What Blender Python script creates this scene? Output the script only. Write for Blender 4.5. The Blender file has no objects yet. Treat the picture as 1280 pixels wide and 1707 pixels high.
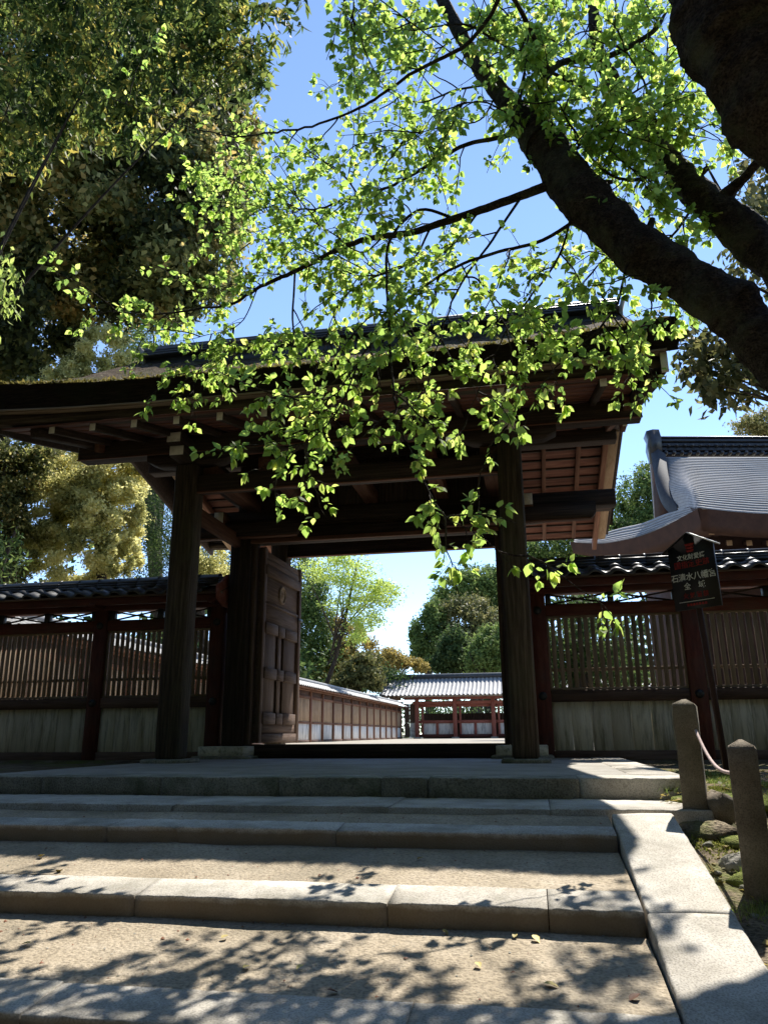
import bpy, math, random
import numpy as np
from mathutils import Vector, Matrix, Euler

random.seed(7)
RNG = np.random.default_rng(11)
SC = bpy.context.scene
COL = SC.collection
R = math.radians

# ------------------------------------------------------------------ camera, sky, sun, exposure
FPX, IW, IH = 1264.0, 1280.0, 1707.0
YAW, PITCH, ROLL = R(10.69), R(16.37), R(-0.405)
CAMP = Vector((0, 0, 0.275))
_f = Vector((-math.sin(YAW) * math.cos(PITCH), math.cos(YAW) * math.cos(PITCH), math.sin(PITCH)))
_r0 = Vector((math.cos(YAW), math.sin(YAW), 0))
_u0 = _r0.cross(_f)
_r = math.cos(ROLL) * _r0 + math.sin(ROLL) * _u0
_u = -math.sin(ROLL) * _r0 + math.cos(ROLL) * _u0
cam_d = bpy.data.cameras.new('camera')
cam_d.sensor_fit = 'VERTICAL'
cam_d.sensor_height = 24.0
cam_d.lens = 24.0 * FPX / IH
cam_d.clip_start = 0.05
cam_d.clip_end = 2000
cam = bpy.data.objects.new('camera', cam_d)
COL.objects.link(cam)
_m = Matrix((_r, _u, -_f)).transposed().to_4x4()
_m.translation = CAMP
cam.matrix_world = _m
SC.camera = cam

SUN = Vector((0.27, 0.67, 1.0)).normalized()      # towards the sun
SUN_EL = math.asin(SUN.z)
SUN_AZ = math.atan2(SUN.x, SUN.y)
world = bpy.data.worlds.new('World')
SC.world = world
world.use_nodes = True
wn = world.node_tree.nodes
bg = wn['Background']
sky = wn.new('ShaderNodeTexSky')
sky.sky_type = 'NISHITA'
sky.sun_disc = False
sky.sun_elevation = SUN_EL
sky.sun_rotation = SUN_AZ
sky.altitude = 1200
sky.air_density = 0.78
sky.dust_density = 0.0
sky.ozone_density = 1.4
world.node_tree.links.new(sky.outputs['Color'], bg.inputs['Color'])
bg.inputs['Strength'].default_value = 0.15

sun_d = bpy.data.lights.new('sun', 'SUN')
sun_d.energy = 4.2
sun_d.angle = R(0.53)
sun_d.color = (1.0, 0.95, 0.87)
sun = bpy.data.objects.new('sun', sun_d)
COL.objects.link(sun)
sun.rotation_euler = SUN.to_track_quat('Z', 'Y').to_euler()
sun.location = SUN * 60

SC.view_settings.view_transform = 'Standard'
SC.view_settings.look = 'None'
SC.view_settings.gamma = 1.0
SC.view_settings.exposure = 1.18
SC.view_settings.use_curve_mapping = False
SC.render.engine = 'CYCLES'
SC.cycles.use_denoising = True
SC.cycles.max_bounces = 8
SC.cycles.diffuse_bounces = 4
SC.cycles.transmission_bounces = 5
SC.cycles.transparent_max_bounces = 4


def P(px, py, Y):
    """point of the place seen at photograph pixel (px, py) at depth y = Y"""
    d = _f + _r * ((px - IW / 2) / FPX) - _u * ((py - IH / 2) / FPX)
    return CAMP + d * ((Y - CAMP.y) / d.y)


# ------------------------------------------------------------------ materials
MATS = {}


def nodes_of(name):
    m = bpy.data.materials.new(name)
    m.use_nodes = True
    nt = m.node_tree
    return m, nt, nt.nodes['Principled BSDF'], nt.nodes, nt.links


def ramp(nd, stops):
    r = nd.new('ShaderNodeValToRGB')
    el = r.color_ramp.elements
    while len(el) < len(stops):
        el.new(0.5)
    for e, (p, c) in zip(el, stops):
        e.position = p
        e.color = (*c, 1) if len(c) == 3 else c
    return r


def pbr(name, cols, scale=4.0, stretch=(1, 1, 1), rough=0.8, bump=0.2, fine=40.0, spec=0.3, rand=0.25,
        stain=None, stain_scale=1.2, stain_amt=0.5, speck=0.0, detail=6, bdist=0.01, rough2=None, stain_stretch=None):
    m, nt, b, nd, lk = nodes_of(name)
    tc = nd.new('ShaderNodeTexCoord')
    oi = nd.new('ShaderNodeObjectInfo')
    mp = nd.new('ShaderNodeMapping')
    mp.inputs['Scale'].default_value = stretch
    ad = nd.new('ShaderNodeVectorMath'); ad.operation = 'ADD'
    mul = nd.new('ShaderNodeMath'); mul.operation = 'MULTIPLY'; mul.inputs[1].default_value = 37.0
    lk.new(oi.outputs['Random'], mul.inputs[0])
    lk.new(tc.outputs['Object'], mp.inputs['Vector'])
    lk.new(mp.outputs['Vector'], ad.inputs[0])
    lk.new(mul.outputs[0], ad.inputs[1])
    n1 = nd.new('ShaderNodeTexNoise'); n1.inputs['Scale'].default_value = scale
    n1.inputs['Detail'].default_value = detail; n1.inputs['Roughness'].default_value = 0.65
    lk.new(ad.outputs[0], n1.inputs['Vector'])
    n = len(cols)
    rp = ramp(nd, [(0.3 + 0.4 * i / max(1, n - 1), c) for i, c in enumerate(cols)])
    lk.new(n1.outputs['Fac'], rp.inputs['Fac'])
    col = rp.outputs['Color']
    n2 = nd.new('ShaderNodeTexNoise'); n2.inputs['Scale'].default_value = fine
    n2.inputs['Detail'].default_value = 4
    lk.new(ad.outputs[0], n2.inputs['Vector'])
    if speck:
        sp = ramp(nd, [(0.36, (1 - speck,) * 3), (0.5, (1, 1, 1)), (0.66, (1 + speck * 0.5,) * 3)])
        lk.new(n2.outputs['Fac'], sp.inputs['Fac'])
        mx = nd.new('ShaderNodeMix'); mx.data_type = 'RGBA'; mx.blend_type = 'MULTIPLY'
        mx.inputs['Factor'].default_value = 1
        lk.new(col, mx.inputs['A']); lk.new(sp.outputs['Color'], mx.inputs['B'])
        col = mx.outputs['Result']
    if stain is not None:
        n3 = nd.new('ShaderNodeTexNoise'); n3.inputs['Scale'].default_value = stain_scale
        n3.inputs['Detail'].default_value = 5; n3.inputs['Roughness'].default_value = 0.7
        a3 = nd.new('ShaderNodeVectorMath'); a3.operation = 'ADD'
        m3 = nd.new('ShaderNodeMapping'); m3.inputs['Scale'].default_value = stain_stretch or (1, 1, 1)
        lk.new(tc.outputs['Object'], m3.inputs['Vector']); lk.new(m3.outputs['Vector'], a3.inputs[0]); lk.new(mul.outputs[0], a3.inputs[1])
        lk.new(a3.outputs[0], n3.inputs['Vector'])
        r3 = ramp(nd, [(0.48, (0, 0, 0)), (0.68, (stain_amt,) * 3)])
        lk.new(n3.outputs['Fac'], r3.inputs['Fac'])
        mx = nd.new('ShaderNodeMix'); mx.data_type = 'RGBA'
        lk.new(r3.outputs['Color'], mx.inputs['Factor'])
        lk.new(col, mx.inputs['A']); mx.inputs['B'].default_value = (*stain, 1)
        col = mx.outputs['Result']
    if rand:
        mr = nd.new('ShaderNodeMapRange')
        mr.inputs['To Min'].default_value = 1 - rand; mr.inputs['To Max'].default_value = 1 + rand
        lk.new(oi.outputs['Random'], mr.inputs['Value'])
        hs = nd.new('ShaderNodeHueSaturation')
        lk.new(mr.outputs['Result'], hs.inputs['Value'])
        lk.new(col, hs.inputs['Color'])
        col = hs.outputs['Color']
    lk.new(col, b.inputs['Base Color'])
    b.inputs['Roughness'].default_value = rough
    if rough2 is not None:
        rr = nd.new('ShaderNodeMapRange')
        rr.inputs['From Min'].default_value = 0.35; rr.inputs['From Max'].default_value = 0.65
        rr.inputs['To Min'].default_value = rough; rr.inputs['To Max'].default_value = rough2
        lk.new(n1.outputs['Fac'], rr.inputs['Value']); lk.new(rr.outputs['Result'], b.inputs['Roughness'])
    b.inputs['Specular IOR Level'].default_value = spec
    if bump:
        av = nd.new('ShaderNodeMath'); av.operation = 'ADD'
        lk.new(n1.outputs['Fac'], av.inputs[0]); lk.new(n2.outputs['Fac'], av.inputs[1])
        bp = nd.new('ShaderNodeBump'); bp.inputs['Strength'].default_value = bump
        bp.inputs['Distance'].default_value = bdist
        lk.new(av.outputs[0], bp.inputs['Height']); lk.new(bp.outputs['Normal'], b.inputs['Normal'])
    MATS[name] = m
    return m


GR = (0.6, 9, 9)     # grain along local x
pbr('dark_wood', [(.018, .012, .008), (.045, .028, .019), (.088, .058, .041)], 3.5, (.5, 11, 11), .72, .8, 20, .25, .2, stain=(.05, .055, .035), stain_amt=.25)
pbr('post_wood', [(.028, .020, .014), (.078, .056, .038), (.15, .115, .082)], 3.5, (.5, 11, 11), .8, .9, 20, .2, .12, stain=(.085, .085, .05), stain_amt=.5, stain_scale=1.6)
pbr('warm_wood', [(.10, .045, .028), (.17, .080, .048), (.24, .125, .078)], 3, GR, .75, .4, 20, .2, .3)
pbr('soffit_wood', [(.085, .034, .023), (.15, .062, .041), (.21, .105, .068)], 2.5, (0.9, 9, 9), .75, .4, 20, .2, .3)
pbr('door_wood', [(.075, .047, .034), (.125, .083, .06), (.18, .128, .096)], 3, GR, .75, .5, 20, .2, .18)
pbr('pale_wood', [(.26, .17, .10), (.38, .26, .16), (.46, .33, .22)], 3, (1.2, 6, 6), .8, .3, 25, .2, .2)
pbr('cap_paint', [(.74, .70, .58), (.84, .80, .70)], 6, (1, 1, 1), .7, .15, 40, .2, .08, stain=(.35, .30, .22), stain_amt=.5, stain_scale=9)
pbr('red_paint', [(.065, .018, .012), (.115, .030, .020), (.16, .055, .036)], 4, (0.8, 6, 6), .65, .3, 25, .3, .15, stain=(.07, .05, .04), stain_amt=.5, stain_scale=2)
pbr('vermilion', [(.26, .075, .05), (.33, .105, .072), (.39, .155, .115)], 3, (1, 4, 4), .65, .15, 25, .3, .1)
pbr('lattice_wood', [(.14, .10, .068), (.24, .18, .125), (.32, .25, .18)], 3, GR, .8, .4, 20, .2, .25)
pbr('rail_wood', [(.07, .045, .035), (.12, .075, .055), (.17, .115, .085)], 3, GR, .8, .4, 20, .2, .2)
pbr('plank_white', [(.50, .45, .32), (.64, .58, .44), (.72, .67, .54)], 2.5, (.7, 5, 5), .85, .4, 25, .2, .12, stain=(.17, .15, .09), stain_amt=.8, stain_scale=4.0, stain_stretch=(.45, 5, 5))
pbr('panel_white', [(.66, .62, .56), (.80, .76, .70)], 2, (3, 3, .6), .85, .15, 25, .2, .08, stain=(.2, .185, .165), stain_amt=.85, stain_scale=2.6, stain_stretch=(4, 4, .5))
pbr('metal_black', [(.012, .012, .013), (.025, .024, .023)], 8, rough=.45, bump=.1, spec=.5, rand=.1)
pbr('roof_tile', [(.040, .041, .044), (.075, .076, .080), (.12, .12, .122)], 9, rough=.32, bump=.15, fine=60, spec=.5, rand=.35, stain=(.10, .10, .075), stain_amt=.5, stain_scale=6, rough2=.5)
pbr('far_tile', [(.18, .18, .183), (.28, .28, .28), (.38, .375, .365)], 3, rough=.6, bump=.15, fine=30, spec=.4, rand=.1, stain=(.15, .15, .14), stain_amt=.6, stain_scale=3)
pbr('ridge_tile', [(.030, .032, .037), (.06, .062, .068)], 6, rough=.35, bump=.2, fine=40, spec=.5, rand=.2)
pbr('copper_roof', [(.30, .285, .27), (.39, .37, .355), (.47, .45, .43)], 2.2, (1, 3, 3), rough=.7, bump=.1, fine=20, spec=.5, rand=.1)
pbr('dull_tile', [(.035, .037, .042), (.06, .062, .068)], 6, rough=.75, bump=.2, fine=40, spec=.3, rand=.1)
pbr('copper_seam', [(.19, .18, .172), (.26, .248, .238)], 3, rough=.7, bump=0, rand=0)
pbr('bark_edge', [(.016, .011, .008), (.034, .023, .016), (.06, .042, .028)], 5, (1.2, 3, 14), .95, 1.0, 60, .1, .0, stain=(.035, .045, .018), stain_amt=.55, stain_scale=1.5, bdist=.03)
pbr('bark_roof', [(.045, .032, .022), (.095, .07, .048), (.17, .132, .095)], 9, (1, 1, 1), .95, 1.0, 60, .1, .0, stain=(.09, .11, .035), stain_amt=.5, stain_scale=1.4, speck=.5, bdist=.03)
pbr('granite', [(.32, .29, .24), (.44, .405, .345), (.54, .505, .44)], 3.0, (1, 1, 1), .85, .35, 130, .25, .10, stain=(.16, .15, .11), stain_amt=.6, stain_scale=2.3, speck=.32, bdist=.006)
pbr('granite_old', [(.15, .138, .10), (.25, .23, .175), (.34, .315, .25)], 4, (1, 1, 1), .9, .5, 90, .2, .12, stain=(.085, .10, .05), stain_amt=.75, stain_scale=3.2, speck=.4, bdist=.01)
pbr('granite_post', [(.11, .088, .062), (.18, .148, .108), (.26, .22, .165)], 5, (1, 1, 1), .9, .5, 170, .2, .1, stain=(.10, .095, .06), stain_amt=.5, stain_scale=3, speck=.35, bdist=.008)
pbr('packed_earth', [(.27, .222, .155), (.36, .30, .218), (.44, .375, .285)], 2.2, (1, 1, 1), .95, .7, 70, .1, .0, stain=(.17, .15, .11), stain_amt=.6, stain_scale=1.3, speck=.3, bdist=.012)
pbr('paving', [(.23, .21, .175), (.31, .285, .24), (.39, .36, .31)], 2.5, (1, 1, 1), .8, .3, 110, .3, .05, stain=(.20, .18, .14), stain_amt=.6, stain_scale=1.1, speck=.22, bdist=.006)
pbr('courtyard_gravel', [(.26, .235, .195), (.33, .30, .25), (.39, .36, .305)], 3, (1, 1, 1), .95, .5, 40, .1, 0)
pbr('forest_soil', [(.075, .058, .038), (.15, .118, .078), (.24, .195, .135)], 5, (1, 1, 1), .95, .8, 60, .1, 0, stain=(.12, .15, .03), stain_amt=.95, stain_scale=1.9, speck=.5, bdist=.03)
pbr('moss', [(.085, .11, .02), (.16, .19, .04), (.24, .26, .075)], 9, (1, 1, 1), .95, 1.0, 90, .1, .1, stain=(.14, .11, .065), stain_amt=.5, stain_scale=7, bdist=.02)
pbr('rock', [(.15, .14, .115), (.25, .235, .20), (.35, .33, .28)], 8, (1, 1, 1), .9, .7, 60, .2, .15, stain=(.07, .085, .03), stain_amt=.7, stain_scale=9, bdist=.015)
pbr('cherry_bark', [(.020, .015, .012), (.050, .037, .028), (.10, .078, .058)], 15, (1, 1, 1.5), .9, .8, 60, .15, 0, stain=(.13, .14, .085), stain_amt=.6, stain_scale=3.5, speck=.5, bdist=.05, detail=9)
pbr('tree_bark', [(.03, .023, .017), (.06, .046, .034), (.10, .08, .06)], 6, (3, 3, .6), .9, .8, 40, .15, 0, bdist=.03)
pbr('sign_black', [(.010, .009, .009), (.018, .016, .016)], 5, rough=.5, bump=.05, spec=.3, rand=0)
pbr('sign_white', [(.62, .60, .56), (.72, .70, .66)], 20, rough=.6, bump=0, rand=0)
pbr('sign_red', [(.22, .015, .012), (.30, .025, .02)], 20, rough=.6, bump=0, rand=0)
pbr('sign_pole', [(.035, .014, .011), (.06, .026, .02)], 5, GR, rough=.6, bump=.2, rand=0)
pbr('rope', [(.40, .29, .26), (.54, .42, .38)], 60, rough=.8, bump=.3, rand=0)
pbr('dry_leaf', [(.36, .24, .06), (.48, .38, .12), (.55, .5, .24)], 20, rough=.6, bump=.1, rand=.4)
pbr('brown_leaf', [(.12, .045, .02), (.22, .09, .04)], 20, rough=.6, bump=.1, rand=.4)
pbr('plaster_dark', [(.05, .025, .018), (.09, .045, .03)], 4, rough=.8, bump=.1, rand=.1)


def leafmat(name, stops, trans=0.5, rough=0.45, spec=0.4, tsat=1.15, tval=1.5):
    m, nt, b, nd, lk = nodes_of(name)
    at = nd.new('ShaderNodeAttribute'); at.attribute_name = 'v'
    oi = nd.new('ShaderNodeObjectInfo')
    rp = ramp(nd, stops)
    lk.new(at.outputs['Fac'], rp.inputs['Fac'])
    lk.new(rp.outputs['Color'], b.inputs['Base Color'])
    b.inputs['Roughness'].default_value = rough
    b.inputs['Specular IOR Level'].default_value = spec
    hs = nd.new('ShaderNodeHueSaturation')
    hs.inputs['Saturation'].default_value = tsat; hs.inputs['Value'].default_value = tval
    lk.new(rp.outputs['Color'], hs.inputs['Color'])
    tr = nd.new('ShaderNodeBsdfTranslucent'); lk.new(hs.outputs['Color'], tr.inputs['Color'])
    mx = nd.new('ShaderNodeMixShader'); mx.inputs[0].default_value = trans
    lk.new(b.outputs[0], mx.inputs[1]); lk.new(tr.outputs[0], mx.inputs[2])
    lk.new(mx.outputs[0], nd['Material Output'].inputs['Surface'])
    MATS[name] = m
    return m


leafmat('cherry_leaf', [(0, (.052, .085, .018)), (.35, (.105, .155, .030)), (.7, (.155, .21, .042)), (.9, (.21, .25, .055)), (1, (.27, .265, .07))], .68, .6, .2, .99, 3.6)
leafmat('evergreen_leaf', [(0, (.026, .036, .012)), (.40, (.115, .135, .040)), (.72, (.26, .255, .085)), (.92, (.46, .40, .16)), (1, (.48, .34, .11))], .52, .6, .25, 1.0, 1.5)
leafmat('overhang_leaf', [(0, (.018, .036, .010)), (.5, (.075, .11, .028)), (.82, (.21, .24, .055)), (1, (.38, .31, .07))], .52, .6, .15, 1.0, 1.9)
leafmat('blossom_leaf', [(0, (.14, .15, .05)), (.35, (.48, .46, .16)), (1, (.85, .79, .38))], .55, .8, .1, 1.0, 1.15)
leafmat('dark_leaf', [(0, (.020, .040, .013)), (.6, (.050, .085, .025)), (1, (.11, .15, .045))], .38, .65, .2, 1.0, 1.6)
leafmat('fresh_leaf', [(0, (.12, .18, .03)), (.5, (.27, .36, .07)), (1, (.45, .52, .14))], .58, .6, .2, 1.0, 1.5)
leafmat('green_leaf', [(0, (.040, .075, .02)), (.5, (.10, .155, .04)), (1, (.20, .26, .075))], .42, .65, .2, 1.0, 1.4)
leafmat('golden_leaf', [(0, (.09, .09, .025)), (.5, (.27, .21, .06)), (1, (.46, .35, .10))], .42, .65, .2, 1.0, 1.4)
leafmat('olive_leaf', [(0, (.05, .06, .018)), (.5, (.14, .145, .05)), (1, (.28, .25, .10))], .38, .6, .25, 1.0, 1.4)
leafmat('moss_tuft', [(0, (.10, .12, .022)), (.6, (.22, .24, .05)), (1, (.34, .33, .10))], .3, .8, .1, 1.0, 1.3)
leafmat('grass', [(0, (.10, .15, .03)), (1, (.25, .31, .08))], .4, .6, .2, 1.0, 1.4)

# ------------------------------------------------------------------ object helpers
WM = {}      # world matrices by object name
I4 = Matrix.Identity(4)


def put(o, parent=None, M=I4):
    COL.objects.link(o)
    if parent is not None:
        o.parent = parent
        o.matrix_parent_inverse = WM[parent.name].inverted()
    o.matrix_basis = M
    WM[o.name] = M.copy()
    return o


def tag(o, label=None, cat=None, group=None, kind=None):
    if label: o['label'] = label
    if cat: o['category'] = cat
    if group: o['group'] = group
    if kind: o['kind'] = kind
    return o


def empty(name, loc, label=None, cat=None, group=None, kind=None, parent=None):
    o = bpy.data.objects.new(name, None)
    o.empty_display_size = 0.2
    put(o, parent, Matrix.Translation(loc))
    return tag(o, label, cat, group, kind)


def mesh_np(name, V, F, mat, smooth=False, attr=None):
    """V (n,3); F list of arrays of equal-length faces"""
    me = bpy.data.meshes.new(name)
    V = np.asarray(V, dtype=np.float32)
    me.vertices.add(len(V)); me.vertices.foreach_set('co', V.ravel())
    if not isinstance(F, (list, tuple)) or (len(F) and not isinstance(F[0], np.ndarray)):
        by = {}
        for f in F: by.setdefault(len(f), []).append(f)
        F = [np.array(v) for v in by.values()]
    loops = np.concatenate([f.ravel() for f in F]).astype(np.int32)
    tot = np.concatenate([np.full(len(f), f.shape[1]) for f in F]).astype(np.int32)
    start = np.concatenate([[0], np.cumsum(tot)[:-1]]).astype(np.int32)
    me.loops.add(len(loops)); me.loops.foreach_set('vertex_index', loops)
    me.polygons.add(len(tot)); me.polygons.foreach_set('loop_start', start); me.polygons.foreach_set('loop_total', tot)
    if smooth: me.polygons.foreach_set('use_smooth', np.ones(len(tot), dtype=bool))
    me.update(calc_edges=True)
    if attr is not None:
        a = me.attributes.new('v', 'FLOAT', 'FACE'); a.data.foreach_set('value', np.asarray(attr, dtype=np.float32))
    me.materials.append(MATS[mat] if isinstance(mat, str) else mat)
    return me


def obj(name, me, parent=None, M=I4):
    return put(bpy.data.objects.new(name, me), parent, M)


_cb = {}


def cbox(sx, sy, sz, mat, b=0.006):
    """chamfered box mesh centred on the origin, shared between alike pieces"""
    key = (round(sx, 3), round(sy, 3), round(sz, 3), mat, b)
    if key in _cb: return _cb[key]
    b = min(b, 0.3 * min(sx, sy, sz))
    h = (sx / 2, sy / 2, sz / 2)
    V, idx = [], {}
    for s in [(i, j, k) for i in (-1, 1) for j in (-1, 1) for k in (-1, 1)]:
        for ax in range(3):
            p = [s[a] * (h[a] - b) for a in range(3)]
            p[ax] = s[ax] * h[ax]
            idx[(s, ax)] = len(V); V.append(p)
    F = []
    for ax in range(3):
        o1, o2 = [(1, 2), (2, 0), (0, 1)][ax]
        for sg in (-1, 1):
            def S(a, c):
                t = [0, 0, 0]; t[ax] = sg; t[o1] = a; t[o2] = c; return tuple(t)
            q = [idx[(S(-1, -1), ax)], idx[(S(1, -1), ax)], idx[(S(1, 1), ax)], idx[(S(-1, 1), ax)]]
            F.append(q if sg > 0 else q[::-1])
    for ax in range(3):      # edge chamfers along axis ax
        o1, o2 = [(1, 2), (2, 0), (0, 1)][ax]
        for a in (-1, 1):
            for c in (-1, 1):
                def S(e):
                    t = [0, 0, 0]; t[ax] = e; t[o1] = a; t[o2] = c; return tuple(t)
                q = [idx[(S(-1), o1)], idx[(S(1), o1)], idx[(S(1), o2)], idx[(S(-1), o2)]]
                F.append(q if a * c < 0 else q[::-1])
    for s in [(i, j, k) for i in (-1, 1) for j in (-1, 1) for k in (-1, 1)]:
        t = [idx[(s, 0)], idx[(s, 1)], idx[(s, 2)]]
        F.append(t if s[0] * s[1] * s[2] > 0 else t[::-1])
    me = mesh_np('piece', V, F, mat)
    _cb[key] = me
    return me


def box(name, x0, x1, y0, y1, z0, z1, mat, parent, b=0.006):
    """axis-aligned box; grain runs along local x, so long boxes are turned to lie along it"""
    s = (x1 - x0, y1 - y0, z1 - z0)
    c = Vector(((x0 + x1) / 2, (y0 + y1) / 2, (z0 + z1) / 2))
    k = max(range(3), key=lambda i: s[i])
    if k == 0: M, d = I4, s
    elif k == 1: M, d = Matrix.Rotation(math.pi / 2, 4, 'Z'), (s[1], s[0], s[2])
    else: M, d = Matrix.Rotation(-math.pi / 2, 4, 'Y'), (s[2], s[1], s[0])
    return obj(name, cbox(*d, mat, b), parent, Matrix.Translation(c) @ M)


def beam(name, p0, p1, w, h, mat, parent, b=0.006, up=Vector((0, 0, 1))):
    p0, p1 = Vector(p0), Vector(p1)
    x = (p1 - p0); L = x.length; x = x / L
    y = up.cross(x).normalized(); z = x.cross(y)
    M = Matrix((x, y, z)).transposed().to_4x4(); M.translation = (p0 + p1) / 2
    return obj(name, cbox(L, w, h, mat, b), parent, M)


def prism(poly, ax, a0, a1, mat, smooth=False):
    """extrude a 2-D polygon along axis ax ('x': poly is (y,z); 'y': (x,z); 'z': (x,y))"""
    n = len(poly)
    def v(p, a):
        return {'x': (a, p[0], p[1]), 'y': (p[0], a, p[1]), 'z': (p[0], p[1], a)}[ax]
    V = [v(p, a0) for p in poly] + [v(p, a1) for p in poly]
    F = [[i, (i + 1) % n, n + (i + 1) % n, n + i] for i in range(n)] + [list(range(n))[::-1], list(range(n, 2 * n))]
    import bmesh
    me = mesh_np('piece', V, F, mat)
    bm = bmesh.new(); bm.from_mesh(me); bmesh.ops.recalc_face_normals(bm, faces=bm.faces); bm.to_mesh(me); bm.free()
    return me


def tube(path, radii, sides=10, mat='tree_bark', wob=0.0, seed=0, cap=True):
    """tapered tube along a path (world points), returned as V, F"""
    rg = np.random.default_rng(seed)
    pts = np.array([tuple(p) for p in path], float)
    n = len(pts)
    t = np.gradient(pts, axis=0); t /= np.linalg.norm(t, axis=1)[:, None] + 1e-9
    ref = np.array([0, 0, 1.0]) if abs(t[0][2]) < .9 else np.array([0, 1.0, 0])
    V = []
    a = np.linspace(0, 2 * np.pi, sides, endpoint=False)
    u = np.cross(t[0], ref); u /= np.linalg.norm(u)
    prof = 1 + wob * .5 * rg.standard_normal(sides)
    for i in range(n):
        u = u - t[i] * (u @ t[i]); u /= np.linalg.norm(u)
        w = np.cross(t[i], u)
        rr = radii[i] * (prof + wob * .5 * rg.standard_normal(sides))
        V.append(pts[i] + rr[:, None] * (np.cos(a)[:, None] * u + np.sin(a)[:, None] * w))
    V = np.concatenate(V)
    i, j = np.meshgrid(np.arange(n - 1), np.arange(sides), indexing='ij')
    k = (j + 1) % sides
    F = np.stack([i * sides + j, i * sides + k, (i + 1) * sides + k, (i + 1) * sides + j], -1).reshape(-1, 4)
    return V, F


def merge(parts):
    V, F, o = [], [], 0
    for v, f in parts:
        V.append(v); F.append(f + o); o += len(v)
    return np.concatenate(V), np.concatenate(F)


def smoothpath(pts, rad, k=6):
    """Catmull-Rom resample"""
    p = np.array([tuple(q) for q in pts], float); r = np.array(rad, float)
    q = np.vstack([2 * p[0] - p[1], p, 2 * p[-1] - p[-2]]); s = np.concatenate([[r[0]], r, [r[-1]]])
    O, S = [], []
    for i in range(1, len(q) - 2):
        for t in np.linspace(0, 1, k, endpoint=False):
            O.append(.5 * ((2 * q[i]) + (-q[i - 1] + q[i + 1]) * t + (2 * q[i - 1] - 5 * q[i] + 4 * q[i + 1] - q[i + 2]) * t * t + (-q[i - 1] + 3 * q[i] - 3 * q[i + 1] + q[i + 2]) * t ** 3))
            S.append(s[i] * (1 - t) + s[i + 1] * t)
    O.append(p[-1]); S.append(r[-1])
    return np.array(O), np.array(S)


# leaf templates: (along, across, out)
T_OVAL_V = np.array([[0, 0, 0], [.22, .27, .05], [.52, .36, .05], [.80, .20, .01], [1.08, 0, -.08],
                     [.80, -.20, .01], [.52, -.36, .05], [.22, -.27, .05], [.33, 0, -.015], [.68, 0, -.03]])
T_OVAL_F = np.array([[0, 8, 1, 1], [8, 9, 2, 1], [9, 4, 3, 2], [0, 7, 8, 8], [7, 6, 9, 8], [6, 5, 4, 9]])
T_DIA_V = np.array([[0, 0, 0], [.45, .27, .08], [1, 0, 0], [.45, -.27, .08]])
T_DIA_F = np.array([[0, 3, 2, 1]])
T_LAN_V = np.array([[0, 0, 0], [.4, .17, .05], [1, 0, -.10], [.4, -.17, .05]])


def unit(a):
    return a / (np.linalg.norm(a, axis=-1, keepdims=True) + 1e-9)


def leaves(B, D, N, L, TV=T_DIA_V, TF=T_DIA_F):
    """leaf polygons at B pointing along D, facing N, of length L"""
    D = unit(D); N = unit(N - D * (N * D).sum(-1, keepdims=True)); A = np.cross(N, D)
    V = B[:, None] + L[:, None, None] * (TV[None, :, 0:1] * D[:, None] + TV[None, :, 1:2] * A[:, None] + TV[None, :, 2:3] * N[:, None])
    n, k = len(B), len(TV)
    F = (TF[None] + (np.arange(n) * k)[:, None, None]).reshape(-1, TF.shape[1])
    return V.reshape(-1, 3), F


def fixtri(F):
    """split quads with a doubled corner into triangles"""
    dbl = (F[:, 2] == F[:, 3])
    out = []
    if (~dbl).any(): out.append(F[~dbl])
    if dbl.any(): out.append(F[dbl][:, :3])
    return out, np.concatenate([np.where(~dbl)[0], np.where(dbl)[0]])


def leaf_mesh(name, B, D, N, L, mat, val, TV=T_DIA_V, TF=T_DIA_F):
    V, F = leaves(B, D, N, L, TV, TF)
    FF, order = fixtri(F) if len(TF) > 1 else ([F], np.arange(len(F)))
    v = np.repeat(val, len(TF))[order]
    return mesh_np(name, V, FF, mat, attr=v)


def rdir(n):
    return unit(RNG.standard_normal((n, 3)))


def crown_points(blobs, n, sub=40, spread=0.22, shell=0.75, flat=1.0):
    """leaf positions in clumps over the surface of ellipsoid blobs (cx,cy,cz,rx,ry,rz)"""
    blobs = np.array(blobs, float)
    wgt = (blobs[:, 3] * blobs[:, 5]); wgt /= wgt.sum()
    out, nor, cl = [], [], []
    for b, w in zip(blobs, wgt):
        m = max(1, int(n * w)); k = max(6, int(sub * (w * len(blobs)) ** .5))
        sd = rdir(k)
        rad = shell + (1.02 - shell) * RNG.random(k) ** .6
        c = sd * rad[:, None]
        tone = RNG.random(k)
        i = RNG.integers(0, k, m)
        g = RNG.standard_normal((m, 3)) * spread * (0.6 + 0.8 * RNG.random(k))[i][:, None]
        g[:, 2] *= flat
        p = c[i] + g
        out.append(b[:3] + p * b[3:6]); nor.append(unit(unit(g) * .8 + unit(p) * .6 + .5 * rdir(m))); cl.append(tone[i])
    return np.concatenate(out), np.concatenate(nor), np.concatenate(cl)


def pxblob(px, py, rx, ry, Y, depth=None):
    c = P(px, py, Y)
    s = (c - CAMP).length / FPX * 1.0
    return (c.x, c.y, c.z, rx * s, (depth if depth else (rx + ry) / 2 * s), ry * s)

# ================================================================== GROUND
def gz(x, y):
    if y > 9.6: return -0.03
    if y > 5.6: return -0.06
    z = -0.18 - 0.186 * (4.7 - y)
    z = max(z, -0.18 - 0.186 * 5.6)
    return min(z, -0.06)


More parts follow.
